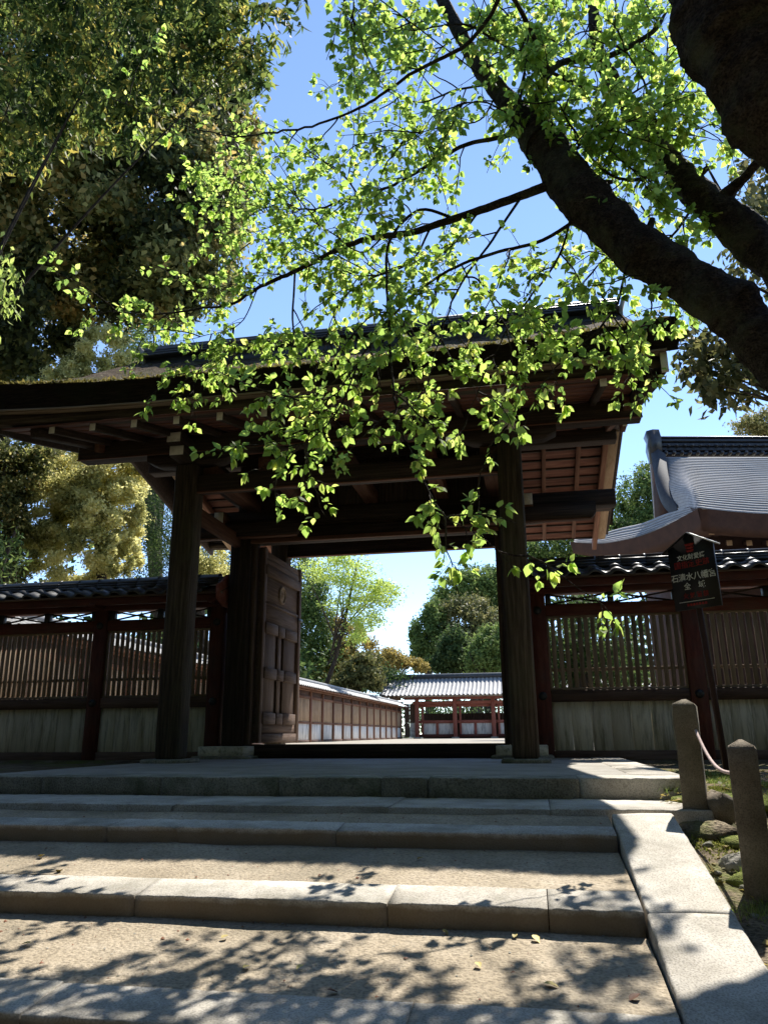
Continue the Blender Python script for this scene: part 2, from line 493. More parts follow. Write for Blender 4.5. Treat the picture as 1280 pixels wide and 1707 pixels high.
xs = np.concatenate([np.array([-600, -200, -80, -40, -20, -12, -8, -6, -4.6, -3.9]), np.arange(-3.6, .6, .35), np.arange(.62, 2.6, .03), np.array([2.8, 3.2, 4, 6, 9, 14, 22, 45, 90, 220, 600])])
ys = np.concatenate([np.array([-300, -100, -40, -15, -6, -3, -1.5, -.5, .3, 1]), np.arange(1.4, 7.0, .035), np.array([7.3, 7.8, 8.4, 9, 9.5, 9.7, 10, 12, 20, 40, 60, 90, 150, 300, 900])])
GX, GY = np.meshgrid(xs, ys)
GZ = np.vectorize(gz)(GX, GY)
inside = ((GX > -3.7) & (GX < .66) & (GY < 5.4)) | ((GX > .6) & (GX < .97) & (GY > 4.62) & (GY < 5.5))
GZ = np.where(inside, GZ - .30, GZ)
near = (GX > .6) & (GX < 3) & (GY > 1) & (GY < 8)
bump = np.zeros_like(GX)
for k in range(26):
    fx, fy, ph = RNG.uniform(2, 16), RNG.uniform(2, 16), RNG.uniform(0, 6.3)
    bump += np.sin(GX * fx * RNG.choice([-1, 1]) + GY * fy + ph) / (3 + (fx + fy) * .6)
GZ = GZ + np.where(near, bump * .012, 0)
n0, n1 = GX.shape
V = np.stack([GX, GY, GZ], -1).reshape(-1, 3)
i, j = np.meshgrid(np.arange(n0 - 1), np.arange(n1 - 1), indexing='ij')
F = np.stack([i * n1 + j, i * n1 + j + 1, (i + 1) * n1 + j + 1, (i + 1) * n1 + j], -1).reshape(-1, 4)
tag(obj('ground', mesh_np('ground', V, [F], 'forest_soil', True)), kind='structure')

V = np.array([[-60, 9.92, .0], [60, 9.92, .0], [60, 140, .0], [-60, 140, .0]])
tag(obj('courtyard', mesh_np('courtyard', V, [np.array([[0, 1, 2, 3]])], 'courtyard_gravel')), kind='structure')

# ---- platform (paved) with its row of edge stones
PX0, PX1, PY0 = -4.28, 0.96, 5.28
plat = empty('gate_platform', ((PX0 + PX1) / 2, 7.4, 0), kind='structure')
box('paving', PX0 + .02, PX1 - .02, PY0 + .36, 9.70, -.16, -.003, 'paving', plat, .003)
cuts = [6.0, 7.1, 8.3, 9.70]
for a, b_ in zip([PY0 + .365] + cuts[:-1], cuts):
    box('side_stone', PX1 - .34, PX1 - .001, a + .003, b_ - .003, -.17, .003, 'granite', plat, .01)

# brown on the step stones' lower part: earth stain plus painted riser shade
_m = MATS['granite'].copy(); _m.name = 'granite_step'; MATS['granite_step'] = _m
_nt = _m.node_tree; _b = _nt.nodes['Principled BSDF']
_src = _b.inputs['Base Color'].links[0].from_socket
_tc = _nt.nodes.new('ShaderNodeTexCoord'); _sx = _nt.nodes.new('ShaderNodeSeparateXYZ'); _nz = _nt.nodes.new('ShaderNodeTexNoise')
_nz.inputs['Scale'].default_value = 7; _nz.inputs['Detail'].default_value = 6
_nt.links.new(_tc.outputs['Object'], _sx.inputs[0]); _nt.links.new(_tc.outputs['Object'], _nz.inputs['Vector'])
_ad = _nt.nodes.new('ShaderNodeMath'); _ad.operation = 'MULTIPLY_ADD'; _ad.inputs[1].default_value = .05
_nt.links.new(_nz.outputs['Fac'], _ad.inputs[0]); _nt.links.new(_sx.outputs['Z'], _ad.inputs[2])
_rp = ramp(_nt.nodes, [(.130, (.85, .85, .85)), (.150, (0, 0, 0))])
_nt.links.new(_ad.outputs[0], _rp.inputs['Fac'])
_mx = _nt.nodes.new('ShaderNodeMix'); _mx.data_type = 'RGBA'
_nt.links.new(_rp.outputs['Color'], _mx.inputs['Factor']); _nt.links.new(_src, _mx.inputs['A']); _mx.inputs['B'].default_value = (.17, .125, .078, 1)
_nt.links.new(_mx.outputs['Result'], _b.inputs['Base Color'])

# ---- stairs: stone nosings with packed-earth treads between them
SX0, SX1 = -3.42, 0.365
stairs = empty('stone_stairs', (-1.5, 4, -.3), kind='structure')


def worn_block(L, w, h, mat, seed, b=.007, chip=.006):
    """stone block, length along local x, with worn and slightly chipped arrises"""
    rg = np.random.default_rng(seed)
    n = max(6, int(L / .03))
    xs_ = np.linspace(-L / 2, L / 2, n)
    sec = np.array([(-w / 2, -h / 2), (-w / 2, 0), (-w / 2, h / 2 - b), (-w / 2 + b * .3, h / 2 - b * .3), (-w / 2 + b, h / 2), (0, h / 2), (w / 2 - b, h / 2), (w / 2, h / 2 - b), (w / 2, -h / 2)])
    m = len(sec)
    wav = np.cumsum(rg.normal(0, .0012, n)); wav -= np.linspace(0, wav[-1], n)
    V = []
    for i_, x in enumerate(xs_):
        s2 = sec.copy()
        c = max(0, rg.normal(-.3, .6)) ** 2 * chip
        end = .006 if i_ in (0, n - 1) else 0
        s2[1:4, 0] += c * .8 + end; s2[3:5, 1] -= c + end; s2[2, 1] -= c * 1.6
        s2[:, 1] += wav[i_] * .5; s2[:, 0] += rg.normal(0, .0012, m)
        s2[:, 1] += rg.normal(0, .0008, m)
        V.append(np.stack([np.full(m, x), s2[:, 0], s2[:, 1]], -1))
    V = np.concatenate(V)
    i_, j_ = np.meshgrid(np.arange(n - 1), np.arange(m), indexing='ij'); k_ = (j_ + 1) % m
    F = np.stack([i_ * m + j_, i_ * m + k_, (i_ + 1) * m + k_, (i_ + 1) * m + j_], -1).reshape(-1, 4)[:, ::-1]
    ends = np.array([list(range(m)), [(n - 1) * m + q for q in range(m)][::-1]])
    return mesh_np('stone', V, [F, ends], mat)


_wb = [100]


def tread(name, y0, z0, y1, z1, x0=SX0, x1=SX1):
    """sloping packed-earth tread from the back (y0,z0) to the front (y1,z1)"""
    nx, ny = 90, 14
    X, T = np.meshgrid(np.linspace(x0, x1, nx), np.linspace(0, 1, ny))
    Yv = y0 + (y1 - y0) * T; Zv = z0 + (z1 - z0) * T
    h = np.zeros_like(X)
    for k in range(14):
        fx, fy, ph = RNG.uniform(1, 14), RNG.uniform(2, 16), RNG.uniform(0, 6.3)
        h += np.sin(X * fx + Yv * fy * RNG.choice([-1, 1]) + ph) / (4 + fx * .7)
    Zv = Zv + h * .006 - .004
    V = np.stack([X, Yv, Zv], -1).reshape(-1, 3)
    i, j = np.meshgrid(np.arange(ny - 1), np.arange(nx - 1), indexing='ij')
    F = np.stack([(i + 1) * nx + j, (i + 1) * nx + j + 1, i * nx + j + 1, i * nx + j], -1).reshape(-1, 4)
    obj(name, mesh_np(name, V, [F], 'packed_earth', True), stairs)


def nosing(y, z, w, drop, cutx, mat, slope=.10):
    for a, b_ in zip(cutx[:-1], cutx[1:]):
        dy, dz = random.uniform(-.005, .005), random.uniform(-.003, .003)
        M = Matrix.Translation(((a + b_) / 2, y + w / 2 + dy, z - .13 + slope * w / 2 + dz)) @ Matrix.Rotation(math.atan(slope), 4, 'X') @ Matrix.Rotation(R(random.uniform(-.12, .12)), 4, 'Z')
        _wb[0] += 1
        obj('nosing_stone', worn_block(b_ - a - .004, w, .26, mat, _wb[0]), stairs, M)


cuts = [PX0, -3.55, -2.62, -1.74, -1.03, -.72, .26, PX1]
for a, b_ in zip(cuts[:-1], cuts[1:]):
    M = Matrix.Translation(((a + b_) / 2, PY0 + .18 + random.uniform(-.006, .006), -.085 + random.uniform(-.002, .002)))
    _wb[0] += 1
    obj('edge_stone', worn_block(b_ - a - .004, .36, .17, 'granite_old' if b_ < .5 else 'granite', _wb[0]), plat, M)
nosing(4.60, -.123, .68, .03, [-3.95, -2.2, -.86, .06, .93], 'granite', .0)
tread('earth_tread', 4.61, -.158, 4.34, -.183)
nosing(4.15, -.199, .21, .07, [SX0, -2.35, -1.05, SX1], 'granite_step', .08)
tread('earth_tread', 4.17, -.276, 3.53, -.345)
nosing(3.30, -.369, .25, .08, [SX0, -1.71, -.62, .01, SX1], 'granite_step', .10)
tread('earth_tread', 3.33, -.452, 2.66, -.524)
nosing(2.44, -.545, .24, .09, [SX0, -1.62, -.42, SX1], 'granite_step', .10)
tread('earth_tread', 2.46, -.64, 1.2, -.76)
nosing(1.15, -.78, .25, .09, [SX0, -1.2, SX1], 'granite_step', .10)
tread('earth_tread', 1.17, -.87, -2.5, -1.0)

# ---- sloping side kerbs
for name, x0, x1 in (('side_kerb', .375, .695), ('side_kerb', -3.75, -3.43)):
    k = empty(name, ((x0 + x1) / 2, 3.4, -.35), kind='structure')
    ysl = [4.56, 3.35, 2.0, .6, -.8]
    for a, b_ in zip(ysl[:-1], ysl[1:]):
        za, zb = -.135 - .197 * (4.56 - a), -.135 - .197 * (4.56 - b_)
        pA, pB = Vector(((x0 + x1) / 2 + random.uniform(-.006, .006), b_ + .003, zb - .125)), Vector(((x0 + x1) / 2 + random.uniform(-.004, .004), a - .003, za - .125))
        xd = (pB - pA).normalized(); yd = Vector((0, 0, 1)).cross(xd).normalized(); zd = xd.cross(yd)
        M = Matrix((xd, yd, zd)).transposed().to_4x4() @ Matrix.Rotation(math.pi, 4, 'Z'); M.translation = (pA + pB) / 2
        if x0 < 0: M = M @ Matrix.Rotation(math.pi, 4, 'Z')
        _wb[0] += 1
        obj('kerb_stone', worn_block((pB - pA).length, x1 - x0, .25, 'granite', _wb[0], .010), k, M)

# ================================================================== GATE
XC, YC = -2.03, 9.9
gate = empty('shrine_gate', (XC, YC, 0), 'large dark timber shrine gate with thick bark roof and one open door leaf', 'gate')
XL, XR = -3.93, -0.10          # outer posts
ML, MR = -3.88, -0.16         # main posts
DW, PW, CP = 'dark_wood', 'post_wood', 'cap_paint'


def cap(parent_part, x0, x1, z0, z1, y, t=.006):
    """white painted end on a timber that points at -y"""
    return box('end_cap', x0, x1, y - t, y + .002, z0, z1, CP, parent_part, .002)


for x in (XL, XR):
    for y in (8.135, 2 * YC - 8.135):
        box('post', x - .135, x + .135, y - .135, y + .135, .035, 3.43, PW, gate, .024)
        box('base_stone', x - .24, x + .24, y - .24, y + .24, -.02, .037, 'granite_old', gate, .012)
for x in (ML, MR):
    box('main_post', x - .15, x + .15, 9.75, 10.05, .14, 3.12, DW, gate, .02)
    box('plinth', x - .30, x - .003, 9.40, 10.10, .03, .145, 'plank_white', gate, .006)
    box('plinth', x + .003, x + .30, 9.40, 10.10, .03, .145, 'plank_white', gate, .006)
    box('base_stone', x - .36, x + .36, 9.33, 10.15, -.02, .032, 'granite_old', gate, .012)
box('threshold', ML + .15, MR - .15, 9.79, 9.99, 0, .165, DW, gate, .008)
box('door_head', ML + .15, MR - .15, 9.78, 9.98, 2.86, 3.06, DW, gate, .008)
box('head_fillet', ML + .15, MR - .15, 9.73, 9.78, 2.845, 2.90, 'warm_wood', gate, .004)
box('jamb', ML + .152, ML + .21, 9.82, 9.97, .165, 2.86, 'door_wood', gate, .004)
box('jamb', MR - .21, MR - .152, 9.82, 9.97, .165, 2.86, 'door_wood', gate, .004)
# tie beams along the front, back and middle
for y in (8.135, 2 * YC - 8.135):
    box('tie_beam', XL + .13, XR - .13, y - .07, y + .07, 3.075, 3.29, DW, gate, .01)
    box('tie_fillet', XL + .13, XR - .13, y - .085, y - .03, 3.062, 3.076, 'warm_wood', gate, .002)
    for x in (XL, XR):
        # boat-shaped bracket under the eave purlin
        pts = [(x - .53, 3.585), (x - .53, 3.50), (x - .40, 3.445), (x - .2, 3.43), (x + .2, 3.43), (x + .40, 3.445), (x + .53, 3.50), (x + .53, 3.585)]
        obj('bracket', prism(pts, 'y', y - .10, y + .10, DW), gate)
    p = box('eave_purlin', -5.40, 1.355, y - .11, y + .11, 3.587, 3.80, DW, gate, .01)
    box('purlin_edge', -5.40, 1.355, y - .125, y - .09, 3.575, 3.588, 'warm_wood', p, .002)
box('transom_board', ML + .15, MR - .15, 9.84, 9.90, 3.06, 3.13, DW, gate, .004)
for k in range(8):
    a = ML - .1 + k * (MR - ML + .2) / 8
    box('transom_board', a, a + (MR - ML + .2) / 8 - .004, 9.86 + .004 * (k % 2), 9.90, 3.34, 4.03, DW, gate, .004)
box('middle_purlin', -4.72, 1.215, 9.80, 10.0, 3.125, 3.34, DW, gate, .01)
for x, s in ((ML, -1), (MR, 1)):
    a, b_ = sorted((x - s * .9, x + s * (1.09 if s > 0 else .80)))
    pts = [(a, 3.12), (a, 2.98), (a + .06, 2.915), (b_ - .06, 2.915), (b_, 2.98), (b_, 3.12)]
    o = obj('middle_bracket', prism(pts, 'y', 9.58, 9.735, DW), gate)
    box('bracket_edge', a + .06, b_ - .06, 9.60, 9.72, 2.902, 2.916, 'warm_wood', o, .002)
for x in (XL, XR):
    # cross beams front to back over the posts with white ends
    c = box('cross_beam', x - .10, x + .10, 7.74, 2 * YC - 7.74, 3.432, 3.56, DW, gate, .008)
    cap(c, x - .085, x + .085, 3.44, 3.552, 7.74)
    c = box('cross_beam', x - .10, x + .10, 7.66, 2 * YC - 7.66, 3.565, 3.70, DW, gate, .008)
    cap(c, x - .09, x + .075, 3.575, 3.69, 7.66)
    c = box('tie_rail', x - .05, x + .05, 8.2, 2 * YC - 8.2, 2.80, 2.98, 'warm_wood', gate, .008)
    # inner beam from the front tie to the door head
    c = box('shoulder_beam', x + (.13 if x < -2 else -.33), x + (.33 if x < -2 else -.13), 8.2, 9.76, 3.30, 3.44, 'warm_wood', gate, .008)
c = box('post_arm', ML - .31, ML - .17, 9.50, 9.75, 3.09, 3.26, 'warm_wood', gate, .006)
cap(c, ML - .305, ML - .175, 3.10, 3.25, 9.50)
c = box('post_arm', MR + .17, MR + .31, 9.50, 9.75, 3.09, 3.26, 'warm_wood', gate, .006)
cap(c, MR + .175, MR + .305, 3.10, 3.25, 9.50)
for x in (-3.0, -2.03, -1.05):
    box('inner_beam', x - .09, x + .09, 8.2, 11.6, 3.35, 3.52, 'warm_wood', gate, .008)
# struts that stand on the middle purlin and carry the ridge
for x in (ML, -2.95, XC, -1.1, MR):
    box('ridge_strut', x - .08, x + .08, 9.83, 9.97, 3.34, 4.05, DW, gate, .008)
box('ridge_purlin', -5.4, 1.30, 9.80, 10.0, 4.02, 4.20, DW, gate, .01)

# rafters and lapped boards below the roof
EAVE_Y, EAVE_Z, RID_Z = 6.9, 3.49, 4.27


def raf_z(y):
    t = abs(y - YC) / (YC - EAVE_Y)
    return RID_Z + (EAVE_Z - RID_Z) * t


def lift(x):
    return .085 * (abs(x - XC) / 3.6) ** 3.2


for k in range(-6, 7):
    x = -2.072 + .4855 * k
    for s in ((-1, 1) if k > -6 else (-1,)):
        y1 = YC + s * (YC - EAVE_Y)
        L = lift(x) * .3
        r_ = beam('rafter', (x, YC, RID_Z - .0), (x, y1, EAVE_Z + L), .062, .085, 'dark_wood' if s < 0 else 'warm_wood', gate, .004)
        if s < 0:
            box('end_cap', x - .033, x + .033, y1 - .014, y1 - .006, EAVE_Z + L - .047, EAVE_Z + L + .047, CP, r_, .002)
for s in (-1, 1):
    nb = 13
    for k in range(nb):
        ya, yb = YC + s * (.03 + 3.05 * k / nb), YC + s * (.03 + 3.05 * (k + 1.06) / nb)
        za, zb = raf_z(ya) + .062, raf_z(yb) + .052 - (0.026 if s > 0 else -.0)
        beam('soffit_board', (-5.55 if s < 0 else -5.12, (ya + yb) / 2, (za + zb) / 2), (1.22, (ya + yb) / 2, (za + zb) / 2), abs(yb - ya), .018, 'soffit_wood', gate, .004,
             up=Vector((0, s * (za - zb), abs(yb - ya))).normalized())
        if s > 0:
            beam('batten', (-5.1, yb - .012, zb - .012), (1.2, yb - .012, zb - .012), .03, .028, 'dark_wood', gate, .003)
# gable-edge rafters with tan undersides, gable boards
for x0, x1, xs_ in ((1.225, 1.36, 1), (-5.24, -5.10, -1)):
    for s in (-1, 1):
        yb = YC + s * 3.02
        q = beam('verge_board', ((x0 + x1) / 2, YC + s * .05, RID_Z - .045), ((x0 + x1) / 2, yb, EAVE_Z - .045 + .03), x1 - x0, .10, 'pale_wood' if s > 0 else 'dark_wood', gate, .006)
    xi = (x0 + x1) / 2 - xs_ * .10
    for s in (-1, 1):
        q = beam('verge_rafter', (xi, YC + s * .05, RID_Z - .05), (xi, YC + s * (2.0 if s < 0 else 3.3), raf_z(YC + (2.0 if s < 0 else 3.25)) - .05), .07, .14, 'warm_wood', gate, .005)
c = box('verge_block', 1.165, 1.225, 8.24, 8.5, 3.60, 3.70, 'warm_wood', gate, .003)
cap(c, 1.17, 1.22, 3.57, 3.70, 8.24)


# bark roof -----------------------------------------------------------
TH = .25
X0, X1 = -5.78, 1.52


def top_z(s):      # height of the roof surface at s metres behind its eave edge
    return 3.875 + .44 * s + .050 * s * s


ny, nx = 26, 74
EY = 6.66
xsr = np.linspace(X0, X1, nx)
rgz = np.random.default_rng(3)
Vt = []
prof_u = np.linspace(0, 1, ny)
rows_top, rows_bot = [], []
for u in prof_u:
    y = EY + u * (2 * YC - 2 * EY)
    s = min(y, 2 * YC - y) - EY
    zt = top_z(s)
    for arr, off in ((rows_top, 0), (rows_bot, 1)):
        l = .135 * (np.abs(xsr - XC) / 3.6) ** 3 * (1 if off == 0 else .55)
        zz = np.full(nx, zt) + l
        if off: zz = np.full(nx, max(3.63 + l.max() * 0 + .40 * s + .05 * s * s, 3.63)) + l
        arr.append(np.stack([xsr, np.full(nx, y), zz], -1))
Top = np.array(rows_top); Bot = np.array(rows_bot)
Top[:, :, 2] += rgz.standard_normal(Top.shape[:2]) * .009
Top[0, :, 1] -= .0; Bot[0, :, 1] += .10; Bot[-1, :, 1] -= .10


def grid_faces(n, m, off=0, flip=False):
    i, j = np.meshgrid(np.arange(n - 1), np.arange(m - 1), indexing='ij')
    F = np.stack([i * m + j, i * m + j + 1, (i + 1) * m + j + 1, (i + 1) * m + j], -1).reshape(-1, 4) + off
    return F[:, ::-1] if flip else F


roof = obj('bark_roof', mesh_np('bark_roof', Top.reshape(-1, 3), [grid_faces(ny, nx)], 'bark_roof', True), gate)
# thick cut edge of the bark: a ring of layered courses round the roof plus the underside
edge_parts = []
LAY = 7
ring_t = np.concatenate([Top[0], Top[:, -1], Top[-1, ::-1], Top[::-1, 0]])
ring_b = np.concatenate([Bot[0], Bot[:, -1], Bot[-1, ::-1], Bot[::-1, 0]])
nr = len(ring_t)
rows = []
cen = np.array([XC, YC, 0])
for k in range(LAY + 1):
    t = k / LAY
    base = ring_t * (1 - t) + ring_b * t
    out = unit((base - cen) * [0, 1, 0]) * 0
    ragged = rgz.standard_normal((nr, 1)) * .006
    nrm = np.zeros((nr, 3)); nrm[:nx, 1] = -1; nrm[nx:nx + ny, 0] = 1; nrm[nx + ny:nx + ny + nx, 1] = 1; nrm[nx + ny + nx:, 0] = -1
    rows.append(base + nrm * (ragged + (.008 if k % 2 else 0)))
Vr = np.concatenate(rows)
Fr = []
for k in range(LAY):
    a = np.arange(nr); b_ = (a + 1) % nr
    Fr.append(np.stack([k * nr + a, (k + 1) * nr + a, (k + 1) * nr + b_, k * nr + b_], -1))
Fr = np.concatenate(Fr)
obj('bark_edge', mesh_np('bark_edge', np.concatenate([Vr, Bot.reshape(-1, 3)]), [Fr, grid_faces(ny, nx, len(Vr), True)], 'bark_edge'), roof)
# ragged tufts of bark and debris on the top edge
NB = 5200
bx = RNG.uniform(X0 + .05, X1 - .05, NB)
by_ = EY + RNG.random(NB) ** 3.4 * 2.9 - .01
bz = np.array([top_z(v - EY) for v in by_]) + .135 * (np.abs(bx - XC) / 3.6) ** 3
dd = rdir(NB); dd[:, 2] = np.abs(dd[:, 2]) * .6
o = obj('roof_litter', leaf_mesh('roof_litter', np.stack([bx, by_, bz - .004], -1), dd, rdir(NB), RNG.uniform(.02, .06, NB), 'golden_leaf', RNG.random(NB) * .33), roof)
o['kind'] = 'stuff'
# eave fascia boards following the upturned eave
for s in (-1, 1):
    y0 = YC + s * (YC - EAVE_Y)
    segs = np.linspace(-5.70, 1.42, 21)
    Vv = []
    for x in segs:
        l = lift(x) * .8
        for (dy, z) in ((.0, 3.535), (.0, 3.632), (.16, 3.632), (.16, 3.535)):
            Vv.append((x, y0 - s * dy + s * .06, z + l))
    n = len(segs)
    Fq = [[a * 4 + b_, a * 4 + (b_ + 1) % 4, (a + 1) * 4 + (b_ + 1) % 4, (a + 1) * 4 + b_] for a in range(n - 1) for b_ in range(4)]
    Fq += [[0, 3, 2, 1], [4 * n - 4, 4 * n - 3, 4 * n - 2, 4 * n - 1]]
    if s < 0: Fq = [f[::-1] for f in Fq]
    obj('fascia', mesh_np('fascia', Vv, Fq, 'post_wood'), gate)
    Vv = []
    for x in segs:
        l = lift(x) * .9
        for (dy, z) in ((.0, 3.6335), (.0, 3.655), (.22, 3.655), (.22, 3.6335)):
            Vv.append((x, y0 - s * dy + s * .16, z + l))
    obj('eave_lath', mesh_np('lath', Vv, Fq, 'lattice_wood'), gate)
# gable boards (hafu) at each end: between the soffit and the bark
for xg, t in ((1.365, .055), (-5.76, .055)):
    yy = np.linspace(EAVE_Y - .10, YC, 12)
    low = [(y, raf_z(y) - .02 + .05 * ((YC - y) / 3.0) ** 3 + (.0 if y > 7.2 else .02)) for y in yy]
    hi = [(y, 3.61 + .40 * max(0, y - EY) + .05 * max(0, y - EY) ** 2 + .03) for y in yy]
    poly = low + [(2 * YC - a, b_) for a, b_ in low[::-1][1:]] + [(2 * YC - a, b_) for a, b_ in hi] + hi[::-1][1:]
    g = obj('gable_board', prism(poly, 'x', xg, xg + t, DW), gate)
    box('end_cap', xg - .004, xg + t + .004, EAVE_Y - .118, EAVE_Y - .098, 3.50, 3.70, CP, g, .002)
# ridge: boxed ridge with tile courses and end ornaments
rx0, rx1 = -5.55, 1.46
rd = box('ridge_box', rx0, rx1, YC - .20, YC + .20, 5.62, 5.86, 'ridge_tile', roof, .01)
for k, (z, w) in enumerate(((5.865, .30), (5.92, .27), (5.975, .24))):
    box('ridge_course', rx0 - .02, rx1 + .02, YC - w, YC + w, z, z + .035, 'ridge_tile', roof, .008)
    box('ridge_course', rx0, rx1, YC - w + .06, YC + w - .06, z + .036, z + .0545, 'ridge_tile', roof, .003)
me = prism([(YC + .17 * math.cos(a), 6.032 + .12 * math.sin(a)) for a in np.linspace(0, math.pi, 9)], 'x', rx0 - .05, rx1 + .05, 'ridge_tile')
obj('ridge_cap', me, roof)
for x, s in ((rx0, -1), (rx1, 1)):
    # pale curled end ornament
    ang = np.linspace(-1.1, 1.25, 12)
    pts = [(x + s * (.02 + .10 * (1 - math.cos(a)) + (.10 if False else 0)), 5.78 + .30 * math.sin(a)) for a in ang]
    outl = [(px - s * .0, pz) for px, pz in pts] + [(px + s * .045, pz) for px, pz in pts[::-1]]
    obj('end_ornament', prism(outl, 'y', YC - .24, YC + .24, 'granite'), roof)

# ---- door leaves (open inwards)
def door_leaf(hx, side, ang):
    H = Matrix.Translation((hx, 9.93, 0)) @ Matrix.Rotation(ang, 4, 'Z')     # local +x runs from hinge to free edge
    root = bpy.data.objects.new('door_leaf', cbox(1.60, .035, 2.64, 'door_wood', .004))
    put(root, gate, H @ Matrix.Translation((.80, 0, 1.50)))
    f = -side
    def lp(name, x0, x1, z0, z1, t=.05, y=0.018, mat='door_wood', b=.006):
        sx, sz = x1 - x0, z1 - z0
        ctr = H @ Matrix.Translation(((x0 + x1) / 2, f * (y + t / 2), (z0 + z1) / 2))
        if sz > sx:
            return obj(name, cbox(sz, t, sx, mat, b), root, ctr @ Matrix.Rotation(-math.pi / 2, 4, 'Y'))
        return obj(name, cbox(sx, t, sz, mat, b), root, ctr)
    lp('stile', 0.0, .11, .18, 2.82); lp('stile', 1.50, 1.60, .18, 2.82)
    for x0, x1 in ((.11, .56), (.66, .80), (.90, 1.38)):     # wide vertical boards with recessed gaps
        lp('door_board', x0 + .004, x1 - .004, .52, 1.78, .03)
    for z in (.50, 1.10, 1.72):
        for x0, x1 in ((.10, .57), (.60, .86), (.89, 1.40)):
            lp('door_rail', x0, x1, z - .075, z + .075, .055, .030)
    lp('door_panel', .11, 1.5, .19, .30, .05); lp('door_panel', .11, 1.5, .31, .43, .03)
    lp('door_panel', .11, 1.5, 1.80, 2.06, .03); lp('door_rail', .06, 1.46, 2.04, 2.08, .05)
    lp('door_panel', .11, 1.5, 2.09, 2.46, .012)
    lp('door_rail', .06, 1.46, 2.46, 2.60, .07); lp('door_rail', .06, 1.46, 2.615, 2.70, .05)
    lp('door_panel', .11, 1.5, 2.71, 2.80, .03)
    # round carved crest
    n = 26
    a = np.linspace(0, 2 * np.pi, n, endpoint=False)
    prof = [(.135, 0), (.135, .022), (.122, .03), (.108, .022), (.104, .008), (.06, .014), (.03, .03), (.001, .034)]
    V = np.concatenate([np.stack([r_ * np.cos(a), np.full(n, f * h), r_ * np.sin(a)], -1) for r_, h in prof])
    Fc = np.concatenate([np.stack([k * n + np.arange(n), k * n + (np.arange(n) + 1) % n, (k + 1) * n + (np.arange(n) + 1) % n, (k + 1) * n + np.arange(n)], -1) for k in range(len(prof) - 1)])
    obj('crest', mesh_np('crest', V, [Fc], 'lattice_wood', True), root, H @ Matrix.Translation((.80, f * .031, 2.275)))
    lp('strap_hinge', 1.44, 1.63, 1.98, 2.03, .012, .075, 'metal_black', .003)
    return root


d1 = door_leaf(ML + .235, 1, R(88))
d2 = door_leaf(MR - .09, -1, R(83))

# ================================================================== TILED LATTICE FENCES beside the gate
def pantile_mesh(w=.27, L=.26, mat='roof_tile'):
    """S-shaped roof tile; local x across, local y up the slope, z out"""
    n = 9
    u = np.linspace(0, 1, n)
    z = .030 * np.sin(u * 2 * np.pi) + .012
    V = []
    for yy, dz in ((0, .026), (L * .5, .014), (L, 0)):
        V += [((uu - .5) * w * 1.06, yy, zz + dz) for uu, zz in zip(u, z)]
    V += [((uu - .5) * w * 1.06, 0, zz - .006) for uu, zz in zip(u, z)]
    F = [[r * n + k, r * n + k + 1, (r + 1) * n + k + 1, (r + 1) * n + k] for r in range(2) for k in range(n - 1)]
    F += [[3 * n + k, 3 * n + k + 1, k + 1, k] for k in range(n - 1)]
    return mesh_np('roof_tile', V, F, mat, True)


PANTILE = pantile_mesh()


def half_round(L, r, mat, sides=8):
    a = np.linspace(-.15, math.pi + .15, sides)
    V = [(x, rr * math.cos(t), rr * math.sin(t)) for x, rr in ((-L / 2, r), (L / 2 - .03, r), (L / 2 - .03, r * 1.1), (L / 2, r * 1.1)) for t in a]
    F = [[k * sides + j, k * sides + j + 1, (k + 1) * sides + j + 1, (k + 1) * sides + j][::-1] for k in range(3) for j in range(sides - 1)]
    F.append(list(range(sides))); F.append(list(range(3 * sides, 4 * sides))[::-1])
    return mesh_np('ridge_tile', V, F, mat, True)


CAPTILE = half_round(.31, .055, 'roof_tile')
DISC = None


def disc_mesh():
    n = 14
    a = np.linspace(0, 2 * np.pi, n, endpoint=False)
    V = np.concatenate([np.stack([r_ * np.cos(a), np.full(n, y), r_ * np.sin(a)], -1) for r_, y in ((.052, 0), (.052, -.012), (.03, -.026), (.001, -.028))])
    F = np.concatenate([np.stack([k * n + np.arange(n), k * n + (np.arange(n) + 1) % n, (k + 1) * n + (np.arange(n) + 1) % n, (k + 1) * n + np.arange(n)], -1) for k in range(3)])
    return mesh_np('nail_cover', V, [F], 'metal_black', True)


DISC = disc_mesh()
FY = 9.95


